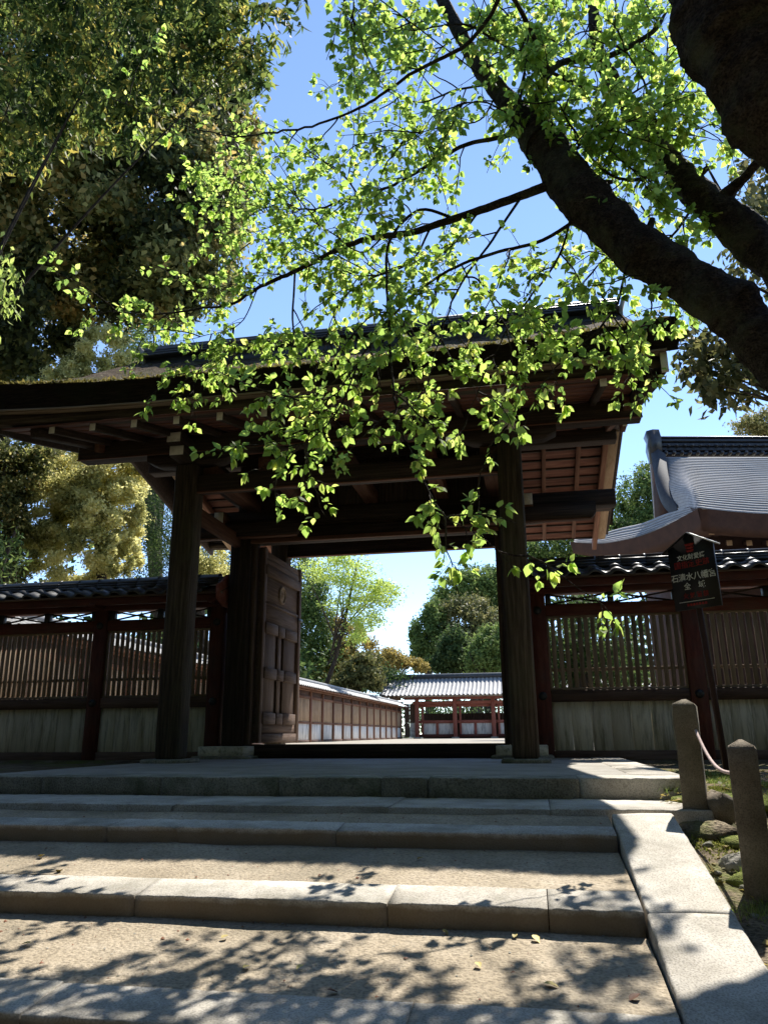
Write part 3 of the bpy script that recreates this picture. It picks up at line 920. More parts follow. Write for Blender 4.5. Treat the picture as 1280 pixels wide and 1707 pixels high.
def lattice_fence(name, posts, label):
    x0, x1 = min(posts), max(posts)
    fe = empty(name, ((x0 + x1) / 2, FY, 0), label, 'fence')
    B = lambda n, *a, **k: box(n, *a, parent=fe, **k)
    for x in posts:
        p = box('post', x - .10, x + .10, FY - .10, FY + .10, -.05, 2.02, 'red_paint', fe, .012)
        for z in (.72, 1.785):
            obj('nail_cover', DISC, p, Matrix.Translation((x, FY - .10, z)))
    for a, b_ in zip(posts[:-1], posts[1:]):
        a, b_ = min(a, b_) + .10, max(a, b_) - .10
        box('sill_beam', a, b_, FY - .09, FY + .09, -.06, .075, 'rail_wood', fe, .01)
        n = 7; w = (b_ - a) / n
        for k in range(n):
            box('plank', a + k * w + random.uniform(.0004, .0014), a + (k + 1) * w - random.uniform(.0004, .0014), FY - .035 + random.uniform(-.004, .004), FY - .012, .075, .65, 'plank_white', fe, .003)
        box('middle_rail', a, b_, FY - .085, FY + .085, .65, .79, 'rail_wood', fe, .01)
        # lattice frame and slats
        box('lattice_frame', a, b_, FY - .05, FY - .01, .79, .82, 'lattice_wood', fe, .003)
        box('lattice_frame', a, b_, FY - .05, FY - .01, 1.685, 1.715, 'lattice_wood', fe, .003)
        box('lattice_frame', a, a + .03, FY - .05, FY - .01, .82, 1.685, 'lattice_wood', fe, .003)
        box('lattice_frame', b_ - .03, b_, FY - .05, FY - .01, .82, 1.685, 'lattice_wood', fe, .003)
        n = 19; w = (b_ - a - .07) / n
        for k in range(n):
            xx = a + .035 + (k + .5) * w
            M = Matrix.Translation((xx, FY - .03, 1.2525)) @ Matrix.Rotation(R(random.uniform(-.35, .35)), 4, 'Y') @ Matrix.Rotation(-math.pi / 2, 4, 'Y')
            obj('slat', cbox(.865, .028, round(w - .030, 3), 'lattice_wood', .003), fe, M)
        box('lattice_rail', a + .03, b_ - .03, FY - .013, FY + .012, 1.02, 1.06, 'lattice_wood', fe, .003)
        box('top_rail', a, b_, FY - .085, FY + .085, 1.715, 1.862, 'red_paint', fe, .01)
        # open frieze with crossed bars and dark blocks
        m = (a + b_) / 2
        for xx in (a + .04, m, b_ - .04):
            box('frieze_block', xx - .035, xx + .035, FY - .06, FY + .04, 1.862, 2.0, 'metal_black', fe, .004)
        for c0, c1 in ((a + .075, m - .035), (m + .035, b_ - .075)):
            beam('frieze_bar', (c0, FY - .015, 1.872), (c1, FY - .015, 1.99), .022, .022, 'dark_wood', fe, .003)
            beam('frieze_bar', (c0, FY + .008, 1.99), (c1, FY + .008, 1.872), .022, .022, 'dark_wood', fe, .003)
    box('wall_plate', x0 - .12, x1 + .12, FY - .11, FY + .11, 2.0, 2.075, 'red_paint', fe, .01)
    for s in (-1, 1):
        box('eave_beam', x0 - .14, x1 + .14, FY + s * .30 - .05, FY + s * .30 + .05, 2.045, 2.14, 'red_paint', fe, .008)
        box('eave_board', x0 - .16, x1 + .16, FY + s * .36 - .03, FY + s * .36 + .03, 2.14, 2.158, 'lattice_wood', fe, .003)
        for x in posts:
            box('arm', x - .05, x + .05, min(FY, FY + s * .36), max(FY, FY + s * .36), 2.02, 2.075, 'red_paint', fe, .006)
        # soffit
        beam('roof_board', (x0 - .15, FY + s * .20, 2.225), (x1 + .15, FY + s * .20, 2.225), .42, .015, 'rail_wood', fe, .003, up=Vector((0, s * .42, 1)).normalized())
        nt = int((x1 - x0 + .3) / .27)
        for r_ in range(2):
            y, z = FY + s * (.40 - .19 * r_), 2.165 + .19 * r_ * .45
            for k in range(nt):
                xx = x0 - .15 + .135 + k * .27
                M = Matrix.Translation((xx + random.uniform(-.004, .004), y, z + random.uniform(-.003, .003))) @ Matrix.Rotation(0 if s < 0 else math.pi, 4, 'Z') @ Matrix.Rotation(math.atan(.45) + R(random.uniform(-1, 1)), 4, 'X') @ Matrix.Rotation(R(random.uniform(-1, 1)), 4, 'Y')
                obj('roof_tile', PANTILE, fe, M)
    for z, w in ((2.325, .11), (2.362, .095), (2.399, .082)):
        for a in np.arange(x0 - .16, x1 + .1, .31):
            box('ridge_course', a + .002, min(a + .308, x1 + .16), FY - w, FY + w, z, z + .028, 'roof_tile', fe, .006)
    for a in np.arange(x0, x1 + .1, .31):
        obj('ridge_cap_tile', CAPTILE, fe, Matrix.Translation((a, FY + random.uniform(-.003, .003), 2.425 + random.uniform(-.002, .002))))
    # decorative end tile near the gate
    xe = x1 + .17 if x1 < -3 else x0 - .17
    pts = [(FY - .13, 2.28), (FY - .11, 2.45), (FY - .05, 2.53), (FY + .05, 2.53), (FY + .11, 2.45), (FY + .13, 2.28)]
    obj('end_tile', prism(pts, 'x', xe - .02, xe + .02, 'roof_tile'), fe)
    # carved cheek board beside the gate post
    pts = [(FY - .42, 2.06), (FY - .44, 2.24), (FY - .30, 2.30), (FY - .12, 2.44), (FY + .12, 2.44), (FY + .30, 2.30), (FY + .44, 2.24), (FY + .42, 2.06), (FY + .2, 1.98), (FY - .2, 1.98)]
    obj('cheek_board', prism(pts, 'x', xe - .07, xe - .025, 'vermilion') if x1 < -3 else prism(pts, 'x', xe + .025, xe + .05, 'red_paint'), fe)
    return fe


lattice_fence('lattice_fence', [-4.21, -5.97, -7.75, -9.50, -11.2], 'red framed lattice fence with tiled roof by the open door leaf')
lattice_fence('lattice_fence', [.125, 1.96, 3.80, 5.62], 'red framed lattice fence with tiled roof behind the black notice board')


# ================================================================== INNER FENCE along the courtyard and FAR CORRIDOR
def ribbed(x_of, n, w_, up_pts, pitch, mat, rib=.03, axis='x'):
    """ribbed tile slope: ribs repeat along one axis, up_pts is the (across, z) profile"""
    us, zs = [], []
    for k in range(n):
        for f, h in ((0, 0), (.3, 0), (.42, 1), (.58, 1.15), (.74, 1), (.86, 0)):
            us.append((k + f) * pitch); zs.append(h * rib)
    us = np.array(us); zs = np.array(zs)
    rows = []
    for a, z in up_pts:
        rows.append(np.stack([x_of + us, np.full(len(us), a), z + zs], -1) if axis == 'x' else np.stack([np.full(len(us), a), x_of + us, z + zs], -1))
    V = np.array(rows)
    return V.reshape(-1, 3), grid_faces(len(up_pts), len(us))


IX = -9.0
inner = empty('inner_fence', (IX, 33, 0), 'long sunlit brown panelled fence with grey tiled roof running along the courtyard', 'fence')
y0, y1, bay = 10.6, 54.0, 1.85
nb = int((y1 - y0) / bay)
for k in range(nb + 1):
    y = y0 + k * bay
    box('post', IX - .09, IX + .09, y - .09, y + .09, 0, 2.0, 'warm_wood', inner, .008)
for k in range(nb):
    a, b_ = y0 + k * bay + .09, y0 + (k + 1) * bay - .09
    box('lower_panel', IX - .02, IX + .02, a, b_, .10, .72, 'panel_white', inner, .004)
    box('upper_panel', IX - .02, IX + .02, a, b_, .80, 1.70, 'pale_wood', inner, .004)
    for f in np.linspace(.12, .88, 8):
        yy = a + (b_ - a) * f
        box('panel_slat', IX + .02, IX + .038, yy - .07, yy + .07, .82, 1.68, 'pale_wood', inner, .004)
    box('rail', IX - .06, IX + .06, a, b_, .72, .80, 'warm_wood', inner, .006)
    box('rail', IX - .06, IX + .06, a, b_, 1.70, 1.80, 'warm_wood', inner, .006)
    box('rail', IX - .06, IX + .06, a, b_, 0, .10, 'rail_wood', inner, .006)
    box('frieze_board', IX - .015, IX + .015, a, b_, 1.80, 2.0, 'plaster_dark', inner, .004)
box('wall_plate', IX - .10, IX + .10, y0, y1, 2.0, 2.09, 'warm_wood', inner, .008)
for s in (-1, 1):
    box('eave_beam', IX + s * .42 - .05, IX + s * .42 + .05, y0, y1, 2.02, 2.09, 'warm_wood', inner, .006)
    prof = [(IX + s * .55, 2.09), (IX + s * .3, 2.20), (IX, 2.36)]
    V, F = ribbed(y0 - .1, int((y1 - y0) / .27), .27, prof, .27, 'far_tile', .035, 'y')
    o = obj('roof_tiles', mesh_np('roof_tiles', V, [F if s < 0 else F[:, ::-1]], 'far_tile', True), inner); o['kind'] = 'stuff'
    for k in range(nb * 3):
        y = y0 + .3 + k * bay / 3
        box('eave_arm', min(IX, IX + s * .5), max(IX, IX + s * .5), y - .04, y + .04, 2.09 - .06, 2.09 - .005, 'warm_wood', inner, .004)
box('ridge', IX - .09, IX + .09, y0 - .1, y1, 2.34, 2.46, 'far_tile', inner, .02)

FB = 54.6
far = empty('corridor_building', (-3, FB + 1.5, 0), 'vermilion post corridor building with pale ribbed tile roof across the courtyard', 'building')
fx0, fx1 = -10.3, 9.0
px_ = [-8.05 + 2.66 * k for k in range(7)]
for x in px_:
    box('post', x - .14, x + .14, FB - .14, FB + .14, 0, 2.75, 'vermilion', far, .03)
    box('base_stone', x - .24, x + .24, FB - .24, FB + .24, 0, .10, 'granite', far, .02)
for a, b_ in zip(px_[:-1], px_[1:]):
    m = (a + b_) / 2 + .05
    for c0, c1 in ((a + .42, m - .09), (m + .09, b_ - .18)):
        box('wall_panel', c0, c1, FB + .25, FB + .30, .28, 1.02, 'panel_white', far, .006)
    box('stud', m - .09, m + .09, FB + .2, FB + .36, .28, 1.06, 'vermilion', far, .008)
    box('stud', a + .28, a + .42, FB + .2, FB + .36, .12, 2.3, 'vermilion', far, .008)
    box('sill_beam', a, b_, FB + .18, FB + .38, .10, .28, 'red_paint', far, .008)
    box('rail', a, b_, FB + .18, FB + .38, 1.02, 1.22, 'vermilion', far, .008)
    box('window_head', a, b_, FB + .18, FB + .38, 2.12, 2.36, 'vermilion', far, .008)
    n = 11
    for k in range(n):
        xx = a + .5 + (b_ - a - .75) * (k + .5) / n
        box('window_bar', xx - .02, xx + .02, FB + .26, FB + .30, 1.22, 2.12, 'dark_wood', far, .004)
    box('back_panel', a, b_, FB + 3.0, FB + 3.05, 0, 1.75, 'plaster_dark', far, .006)
for c0, c1, m_ in ((-8.98, -8.62, 'rail_wood'), (-8.60, -8.20, 'panel_white')):
    box('end_panel', c0, c1, FB + .2, FB + .26, .1, 1.05, m_, far, .006)
    box('end_panel', c0, c1, FB + .2, FB + .26, 1.06, 2.36, 'rail_wood', far, .006)
box('tie_beam', px_[0] - .3, px_[-1], FB - .09, FB + .09, 2.30, 2.52, 'vermilion', far, .01)
box('tie_beam', px_[0] - .9, px_[-1] + .5, FB - .12, FB + .12, 2.62, 2.80, 'vermilion', far, .01)
for k in range(64):
    x = fx0 + .2 + k * .30
    r_ = beam('rafter', (x, FB - 1.0, 2.82), (x, FB + 1.5, 3.9), .08, .10, 'warm_wood', far, .006)
    if x < 1: box('end_cap', x - .045, x + .045, FB - 1.02, FB - 1.006, 2.765, 2.86, 'pale_wood', r_, .003)
prof = [(FB - 1.25, 2.86), (FB - .6, 3.06), (FB + .3, 3.45), (FB + 1.0, 3.86), (FB + 1.5, 4.22)]
V, F = ribbed(fx0, int((fx1 - fx0) / .29), .29, prof, .29, 'far_tile', .055)
o = obj('roof_tiles', mesh_np('roof_tiles', V, [F], 'far_tile', True), far); o['kind'] = 'stuff'
prof = [(FB + 1.5, 4.22), (FB + 2.2, 3.75), (FB + 4.2, 2.86)]
V, F = ribbed(fx0, int((fx1 - fx0) / .29), .29, prof, .29, 'far_tile', .055)
o = obj('roof_tiles', mesh_np('roof_tiles', V, [F], 'far_tile', True), far); o['kind'] = 'stuff'
for k in range(int((fx1 - fx0) / .29)):        # round end tiles along the eave
    obj('eave_end_tile', cbox(.11, .06, .10, 'ridge_tile', .02), far, Matrix.Translation((fx0 + (k + .58) * .29, FB - 1.27, 2.885)))
pts = [(FB - 1.2, 2.80), (FB - .6, 2.99), (FB + .3, 3.38), (FB + 1.5, 4.15), (FB + 2.7, 3.38), (FB + 4.2, 2.80), (FB + 2.5, 2.7), (FB + .5, 2.7)]
obj('gable', prism(pts, 'x', fx0 + .35, fx0 + .45, 'warm_wood'), far)
for k, (a, z) in enumerate(zip(np.linspace(FB - 1.3, FB + 1.3, 9), np.interp(np.linspace(FB - 1.3, FB + 1.3, 9), [p[0] for p in [(FB - 1.25, 2.9), (FB + .3, 3.5), (FB + 1.5, 4.3)]], [2.9, 3.5, 4.3]))):
    obj('verge_tile', cbox(.34, .30, .13, 'ridge_tile', .03), far, Matrix.Translation((fx0 - .02, a, z + .05)) @ Matrix.Rotation(.4, 4, 'X'))
box('ridge', fx0 + .1, fx1, FB + 1.3, FB + 1.7, 4.2, 4.40, 'ridge_tile', far, .02)
box('ridge', fx0 + .0, fx1, FB + 1.36, FB + 1.64, 4.40, 4.50, 'far_tile', far, .03)

# ================================================================== HALL at the right with sweeping copper roof
hall = empty('main_hall', (6.5, 20, 0), 'shrine hall with sweeping pale sheet-metal roof and dark tiled ridge beyond the fence', 'building')


def curve_pts(ctrl, n):
    p, _ = smoothpath([Vector(c) for c in ctrl], [1] * len(ctrl), 10)
    d = np.concatenate([[0], np.cumsum(np.linalg.norm(np.diff(p, axis=0), axis=1))])
    t = np.linspace(0, d[-1], n)
    return np.stack([np.interp(t, d, p[:, k]) for k in range(3)], -1)


NR, NCc = 30, 46
# main slope: columns from the verge (left) through the crease to far right; each column is an up-slope curve from ridge to eave
cols = [
    [P(1106, 762, 21.90), P(1110, 790, 20.90), P(1118, 822, 19.7), P(1130, 852, 19.2)],
    [P(1128, 762, 21.60), P(1132, 786, 20.40), P(1140, 814, 19.0), P(1149, 845, 18.2)],
    [P(1150, 762, 21.50), P(1153, 788, 20.00), P(1158, 818, 18.2), P(1162, 847, 17.0)],
    [P(1180, 762, 21.50), P(1182, 790, 20.00), P(1184, 822, 18.2), P(1188, 850, 17.05)],
    [P(1230, 762, 21.70), P(1232, 792, 20.20), P(1234, 826, 18.4), P(1238, 855, 17.3)],
    [P(1300, 762, 22.00), P(1302, 795, 20.50), P(1306, 829, 18.7), P(1312, 858, 17.6)],
    [P(1600, 762, 23.50), P(1605, 795, 22.00), P(1612, 829, 20.2), P(1620, 862, 19.1)],
]
colc = [curve_pts(c, NR) for c in cols]
grid = np.array([curve_pts([colc[k][r_] for k in range(len(cols))], NCc) for r_ in range(NR)])     # rows x cols x 3
# stepped courses: every row's lower edge stands proud
Vs, Fs, Ls = [], [], []
step = np.array([0, -.003, .009])
for r_ in range(NR - 1):
    o_ = len(Vs) and sum(len(v) for v in Vs)
    a, b_ = grid[r_], grid[r_ + 1] + step
    c = grid[r_ + 1] + np.array([0, .06, -.004])
    Vs.append(np.concatenate([a, b_, c]))
    base = o_ if o_ else 0
    j = np.arange(NCc - 1)
    Fs.append(np.stack([base + j, base + NCc + j, base + NCc + j + 1, base + j + 1], -1))
    Ls.append(np.stack([base + NCc + j, base + 2 * NCc + j, base + 2 * NCc + j + 1, base + NCc + j + 1], -1))
def two_mat(name, V_, F_, L_):
    me = mesh_np(name, V_, [F_, L_], 'copper_roof')
    me.materials.append(MATS['copper_seam'])
    me.polygons.foreach_set('material_index', np.concatenate([np.zeros(len(F_)), np.ones(len(L_))]).astype(np.int32))
    return me


hr = obj('roof', two_mat('roof', np.concatenate(Vs), np.concatenate(Fs), np.concatenate(Ls)), hall)
# side skirt roof sweeping down to the left
eaveS = curve_pts([P(1162, 849, 17.0), P(1138, 862, 17.6), P(1110, 877, 18.3), P(1080, 890, 19.0), P(1050, 899, 19.7), P(1000, 907, 20.9), P(950, 904, 22.0)], 40)
innerS = curve_pts([P(1149, 846, 18.2), P(1130, 850, 19.2), P(1105, 858, 20.2), P(1070, 872, 21.2), P(1035, 880, 22.4), P(995, 891, 23.2), P(958, 896, 23.6)], 40)
rows = []
for t in np.linspace(0, 1, 9):
    g = innerS * (1 - t) + eaveS * t
    g[:, 2] -= .10 * math.sin(math.pi * t)
    rows.append(g)
Vs, Fs, Ls = [], [], []
for r_ in range(8):
    base = r_ * 120
    a, b_, c = rows[r_], rows[r_ + 1] + [0, 0, .012], rows[r_ + 1] + [.05, .03, -.004]
    Vs.append(np.concatenate([a, b_, c])); j = np.arange(39)
    Fs.append(np.stack([base + j, base + j + 1, base + 40 + j + 1, base + 40 + j], -1))
    Ls.append(np.stack([base + 40 + j, base + 40 + j + 1, base + 80 + j + 1, base + 80 + j], -1))
obj('skirt_roof', two_mat('skirt_roof', np.concatenate(Vs), np.concatenate(Fs), np.concatenate(Ls)), hall)


def fascia_strip(edge, h0, h1, inset, mat, name):
    """thick layered eave edge hanging below an eave curve, with soffit return"""
    n = len(edge)
    hh = np.linspace(h0, h1, n)
    V = [edge + [0, 0, .01]]
    for f in (.33, .36, .66, .69, 1.0):
        V.append(edge - np.stack([np.zeros(n), np.zeros(n), hh * f], -1) + inset * f * .35)
    V.append(V[-1] + inset * 3.2 + [0, 0, .12])
    V = np.array(V)
    return obj(name, mesh_np(name, V.reshape(-1, 3), [grid_faces(len(V), n, 0, True)], mat), hall)


eaveF = grid[-1][np.linspace(NCc * 0.30, NCc - 1, 30).astype(int)]
e_main = curve_pts([tuple(p) for p in grid[-1] if p[0] >= P(1161, 848, 17).x - .02], 40)
fascia_strip(e_main, .50, .44, np.array([.02, .22, 0]), 'plaster_dark', 'eave_edge')
fascia_strip(eaveS, .50, .34, np.array([.20, .10, 0]), 'plaster_dark', 'eave_edge')
# dark verge band, gable wall and the pale bargeboard beyond
inn = curve_pts([P(1109, 760, 21.7), P(1113, 792, 20.7), P(1121, 824, 19.9), P(1132, 852, 19.1)], 16)
out = curve_pts([P(1084, 752, 21.9), P(1089, 790, 20.9), P(1101, 826, 20.1), P(1127, 852, 19.3)], 16)
fv = np.array([inn + [0, -.02, .05], (inn + out) / 2 + [0, -.05, .12], out + [0, 0, .03], out + [.04, .1, -.25], inn + [.1, .3, -.3]])
obj('verge_edge', mesh_np('verge_edge', fv.reshape(-1, 3), [grid_faces(5, 16)], 'dull_tile'), hall)
q = [P(1086, 756, 22.6), P(1126, 852, 22.0), P(1120, 880, 22.2), P(1092, 880, 23.0)]
obj('gable_wall', mesh_np('gable_wall', [tuple(v) for v in q] + [tuple(v + Vector((.3, .3, 0))) for v in q], [[3, 2, 1, 0], [4, 5, 6, 7], [0, 1, 5, 4], [1, 2, 6, 5], [2, 3, 7, 6], [3, 0, 4, 7]], 'plaster_dark'), hall)
beam('bargeboard', P(1084, 752, 22.9), P(1094, 880, 23.2), .10, .14, 'copper_roof', hall, .02, up=Vector((0, 1, 0)))
# ridge: stacked dark tiles, end tile and round tiles under it
ra, rb = P(1099, 752, 21.9), P(1640, 752, 23.9)
dirr = (rb - ra).normalized()
for k, (w, h) in enumerate(((.42, .10), (.52, .05), (.44, .09), (.52, .05), (.44, .09), (.54, .05), (.40, .08), (.46, .06))):
    z = sum(v[1] for v in ((.42, .10), (.52, .05), (.44, .09), (.52, .05), (.44, .09), (.54, .05), (.40, .08), (.46, .06))[:k])
    beam('ridge_course', ra + Vector((0, .2, z + .04 - .12)), rb + Vector((0, .2, z + .04 - .12)), w, h - .004, 'ridge_tile', hall, .01)
nrd = int((rb - ra).length / .235)
for k in range(nrd):
    c = ra + dirr * (.15 + k * .235) + Vector((0, -.10, -.10))
    obj('ridge_end_tile', cbox(.10, .22, .10, 'ridge_tile', .025), hall, Matrix.Translation(c))
    if k < 40: obj('ridge_end_tile', cbox(.09, .12, .07, 'ridge_tile', .02), hall, Matrix.Translation(c + Vector((.1, .02, .24))))
og = [(-.16, -.25), (-.22, .15), (-.18, .40), (-.24, .58), (-.05, .62), (.12, .60), (.16, .35), (.14, -.25)]
M = Matrix.Translation(ra + Vector((-.10, .15, .02)))
obj('end_tile', prism(og, 'y', -.30, .30, 'ridge_tile'), hall, M)
# rafters with pale ends in two tiers, hip rafter, wall below
for k in range(9):
    for row, (py, Y, s_) in enumerate(((905, 17.9, .10), (928, 18.3, .10))):
        c = P((1215 if row == 0 else 1207) + k * 33 + (k * k * .15), py + k * .25, Y + k * .1)
        r_ = beam('rafter', c, c + Vector((.35, 1.6, .38)), s_, s_, 'plaster_dark', hall, .006)
        o = obj('end_cap', cbox(.115, .012, .125, 'pale_wood', .003), r_, Matrix.Translation(c + Vector((0, -.008, 0))) @ Matrix.Rotation(-.12, 4, 'Z'))
c = P(1184, 882, 17.6)
r_ = beam('hip_rafter', c, c + Vector((.5, 1.5, .3)), .12, .24, 'plaster_dark', hall, .006)
obj('end_cap', cbox(.115, .012, .27, 'pale_wood', .003), r_, Matrix.Translation(c + Vector((0, -.008, 0))))
wl = P(1130, 900, 19.4)
box('wall', wl.x - .2, wl.x + 9, 19.6, 24, 0, 5.35, 'plaster_dark', hall, .02)
for k in range(4):
    x = wl.x + .1 + k * 2.3
    box('post', x - .15, x + .15, 19.3, 19.62, 0, 4.9, 'red_paint', hall, .02)
box('tie_beam', wl.x - .3, wl.x + 9, 19.36, 19.58, 3.9, 4.2, 'red_paint', hall, .02)

# ================================================================== STONE BOLLARDS, ROPE, NOTICE BOARD
def bollard(x, y, z0, z1, w, label, boulder=False):
    b = empty('stone_bollard', (x, y, z0), label, 'bollard', 'stone rope posts beside the stairs')
    n = 9
    V, F = [], []
    rg = np.random.default_rng(int(x * 1000))
    zs = list(np.linspace(z0 - .12, z1 - .040, n)) + [z1 - .026, z1]
    ws = [w * .5 * (1.04 - .05 * k / n) for k in range(n)] + [w * .455, w * .08]
    q_ = .91; ca, sa_ = math.cos(R(-14)), math.sin(R(-14))
    ring = [(-1, -q_), (-q_, -1), (q_, -1), (1, -q_), (1, q_), (q_, 1), (-q_, 1), (-1, q_)]
    ring = [(a * ca - c * sa_, a * sa_ + c * ca) for a, c in ring]
    for z, h in zip(zs, ws):
        for a, c in ring:
            V.append((x + a * h + rg.normal(0, .0014), y + c * h + rg.normal(0, .0014), z + rg.normal(0, .0015)))
    m = len(ring)
    F = [[k * m + j, k * m + (j + 1) % m, (k + 1) * m + (j + 1) % m, (k + 1) * m + j] for k in range(len(zs) - 1) for j in range(m)]
    F.append([(len(zs) - 1) * m + j for j in range(m)])
    obj('shaft', mesh_np('shaft', V, F, 'granite_post'), b)
    return b


bollard(.845, 4.70, -.20, .458, .125, 'speckled granite rope post standing next to the platform corner')
bollard(.872, 3.66, -.41, .243, .116, 'shorter darker granite rope post with rope ending at its side')
pa, pb = Vector((.845 + .03, 4.62, .285)), Vector((.86, 3.73, .10))
pth = [pa.lerp(pb, t) - Vector((0, 0, .10 * math.sin(math.pi * t) * (1 - .4 * t))) for t in np.linspace(0, 1, 22)]
v, f = tube(pth, [.0085] * 22, 8)
tag(obj('rope', mesh_np('rope', v, [f], 'rope', True)), 'faded pink rope sagging between the two granite posts', 'rope')


def rock(name, x, y, z, sx, sy, sz, seed, mat, label, group=None, cat='rock'):
    rg = np.random.default_rng(seed)
    nu, nv = 16, 9
    V = []
    ph = rg.uniform(0, 6, 8)
    for j in range(nv):
        t = math.pi * j / (nv - 1)
        for k in range(nu):
            a = 2 * math.pi * k / nu
            d = Vector((math.sin(t) * math.cos(a), math.sin(t) * math.sin(a), math.cos(t)))
            r_ = 1 + .16 * math.sin(3 * d.x + ph[0]) + .14 * math.sin(4 * d.y + ph[1]) + .10 * math.sin(6 * d.z + 5 * d.x + ph[2]) + .05 * rg.normal()
            V.append((d.x * sx * r_, d.y * sy * r_, d.z * sz * r_))
    F = [[j * nu + k, j * nu + (k + 1) % nu, (j + 1) * nu + (k + 1) % nu, (j + 1) * nu + k] for j in range(nv - 1) for k in range(nu)]
    o = obj(name, mesh_np(name, V, F, mat, True), None, Matrix.Translation((x, y, z)) @ Matrix.Rotation(seed * 1.3, 4, 'Z'))
    return tag(o, label, cat, group)


rock('rock', .955, 4.68, -.13, .075, .10, .12, 5, 'granite_post', 'brown boulder leaning against the base of the speckled granite post')
rock('rock', .86, 3.98, -.315, .085, .06, .05, 2, 'rock', 'pale round stone half buried in moss between the granite posts')
rock('moss_mound', .93, 4.36, -.26, .15, .12, .05, 9, 'moss', 'low green moss hump in front of the speckled granite post', None, 'moss')
rock('moss_mound', .90, 3.85, -.36, .13, .12, .045, 12, 'moss', 'yellowish moss hump beside the pale round stone', None, 'moss')
rock('moss_mound', 1.15, 5.1, -.13, .30, .34, .06, 14, 'moss', 'wide mossy bank behind the granite posts under the notice board', None, 'moss')
rock('soil_mound', .83, 4.50, -.235, .20, .12, .075, 21, 'forest_soil', 'small heap of bare soil between the kerb top and the speckled granite post', None, 'soil')
for k, (x, y, s_) in enumerate([(.80, 4.25, .03), (.99, 4.22, .04), (1.05, 4.0, .035), (.83, 3.72, .025), (.97, 3.52, .03), (1.08, 4.5, .03), (.79, 3.45, .02), (.92, 4.14, .022), (1.0, 3.86, .03), (1.1, 3.7, .03), (.76, 3.9, .018), (1.02, 4.42, .022)]):
    rock('pebble', x, y, gz(x, y) + s_ * .2, s_, s_ * .8, s_ * .55, 30 + k, 'rock', 'small loose stone on the mossy soil by the granite posts', 'small stones on the mossy soil')

# leaf litter, moss tufts and grass on the soil
NL = 2600
lx = RNG.uniform(.72, 2.6, NL); ly = RNG.uniform(2.4, 7.8, NL)
lz = np.array([gz(a, b_) for a, b_ in zip(lx, ly)]) + .006
d_ = rdir(NL); d_[:, 2] *= .25
n_ = np.stack([RNG.normal(0, .35, NL), RNG.normal(0, .35, NL), np.ones(NL)], -1)
o = obj('leaf_litter', leaf_mesh('leaf_litter', np.stack([lx, ly, lz], -1), d_, n_, RNG.uniform(.02, .06, NL), 'golden_leaf', RNG.random(NL) * .7))
tag(o, kind='stuff')
NG = 5200
cxg = RNG.uniform(.75, 1.6, 60); cyg = RNG.uniform(3.3, 7.4, 60)
k = RNG.integers(0, 60, NG)
gx = cxg[k] + RNG.normal(0, .035, NG); gy = cyg[k] + RNG.normal(0, .035, NG)
ok = gx > .71
gx, gy = gx[ok], gy[ok]
gzv = np.array([gz(a, b_) for a, b_ in zip(gx, gy)])
d_ = np.stack([RNG.normal(0, .5, len(gx)), RNG.normal(0, .5, len(gx)), np.ones(len(gx))], -1)
o = obj('grass', leaf_mesh('grass', np.stack([gx, gy, gzv], -1), d_, rdir(len(gx)), RNG.uniform(.015, .055, len(gx)), 'grass', RNG.random(len(gx)), np.array([[0, .05, 0], [0, -.05, 0], [1, 0, .2]]), np.array([[0, 1, 2]])))
tag(o, kind='stuff')

def grit(name, n, x0, x1, segs, smin, smax, mat):
    T = np.array([[1, 0, 0], [-.5, .87, 0], [-.5, -.87, 0], [.1, .1, .8]]); FT = np.array([[0, 1, 3], [1, 2, 3], [2, 0, 3]])
    gx = RNG.uniform(x0, x1, n); sg = RNG.integers(0, len(segs), n); sa = np.array(segs)[sg]
    t = np.where(RNG.random(n) < .35, RNG.random(n) ** 6, RNG.random(n))
    gy = sa[:, 0] + (sa[:, 2] - sa[:, 0]) * t; gzz = sa[:, 1] + (sa[:, 3] - sa[:, 1]) * t
    sc = smin + (smax - smin) * RNG.random(n) ** 4; an = RNG.uniform(0, 6.28, n)
    V = np.stack([np.stack([gx + sc * (T[k, 0] * np.cos(an) - T[k, 1] * np.sin(an)), gy + sc * (T[k, 0] * np.sin(an) + T[k, 1] * np.cos(an)), gzz + sc * T[k, 2] * RNG.uniform(.5, 1, n) - .003], -1) for k in range(4)], 1).reshape(-1, 3)
    F = (FT[None] + (np.arange(n) * 4)[:, None, None]).reshape(-1, 3)
    return tag(obj(name, mesh_np(name, V, [F], mat)), kind='stuff')


SEG = [(4.59, -.158, 4.36, -.181), (4.14, -.279, 3.55, -.343), (3.29, -.456, 2.68, -.522), (3.29, -.456, 2.68, -.522)]
grit('grit', 1300, SX0, SX1, SEG, .002, .008, 'rock')
grit('twig_bits', 300, SX0, SX1, SEG, .004, .012, 'brown_leaf')

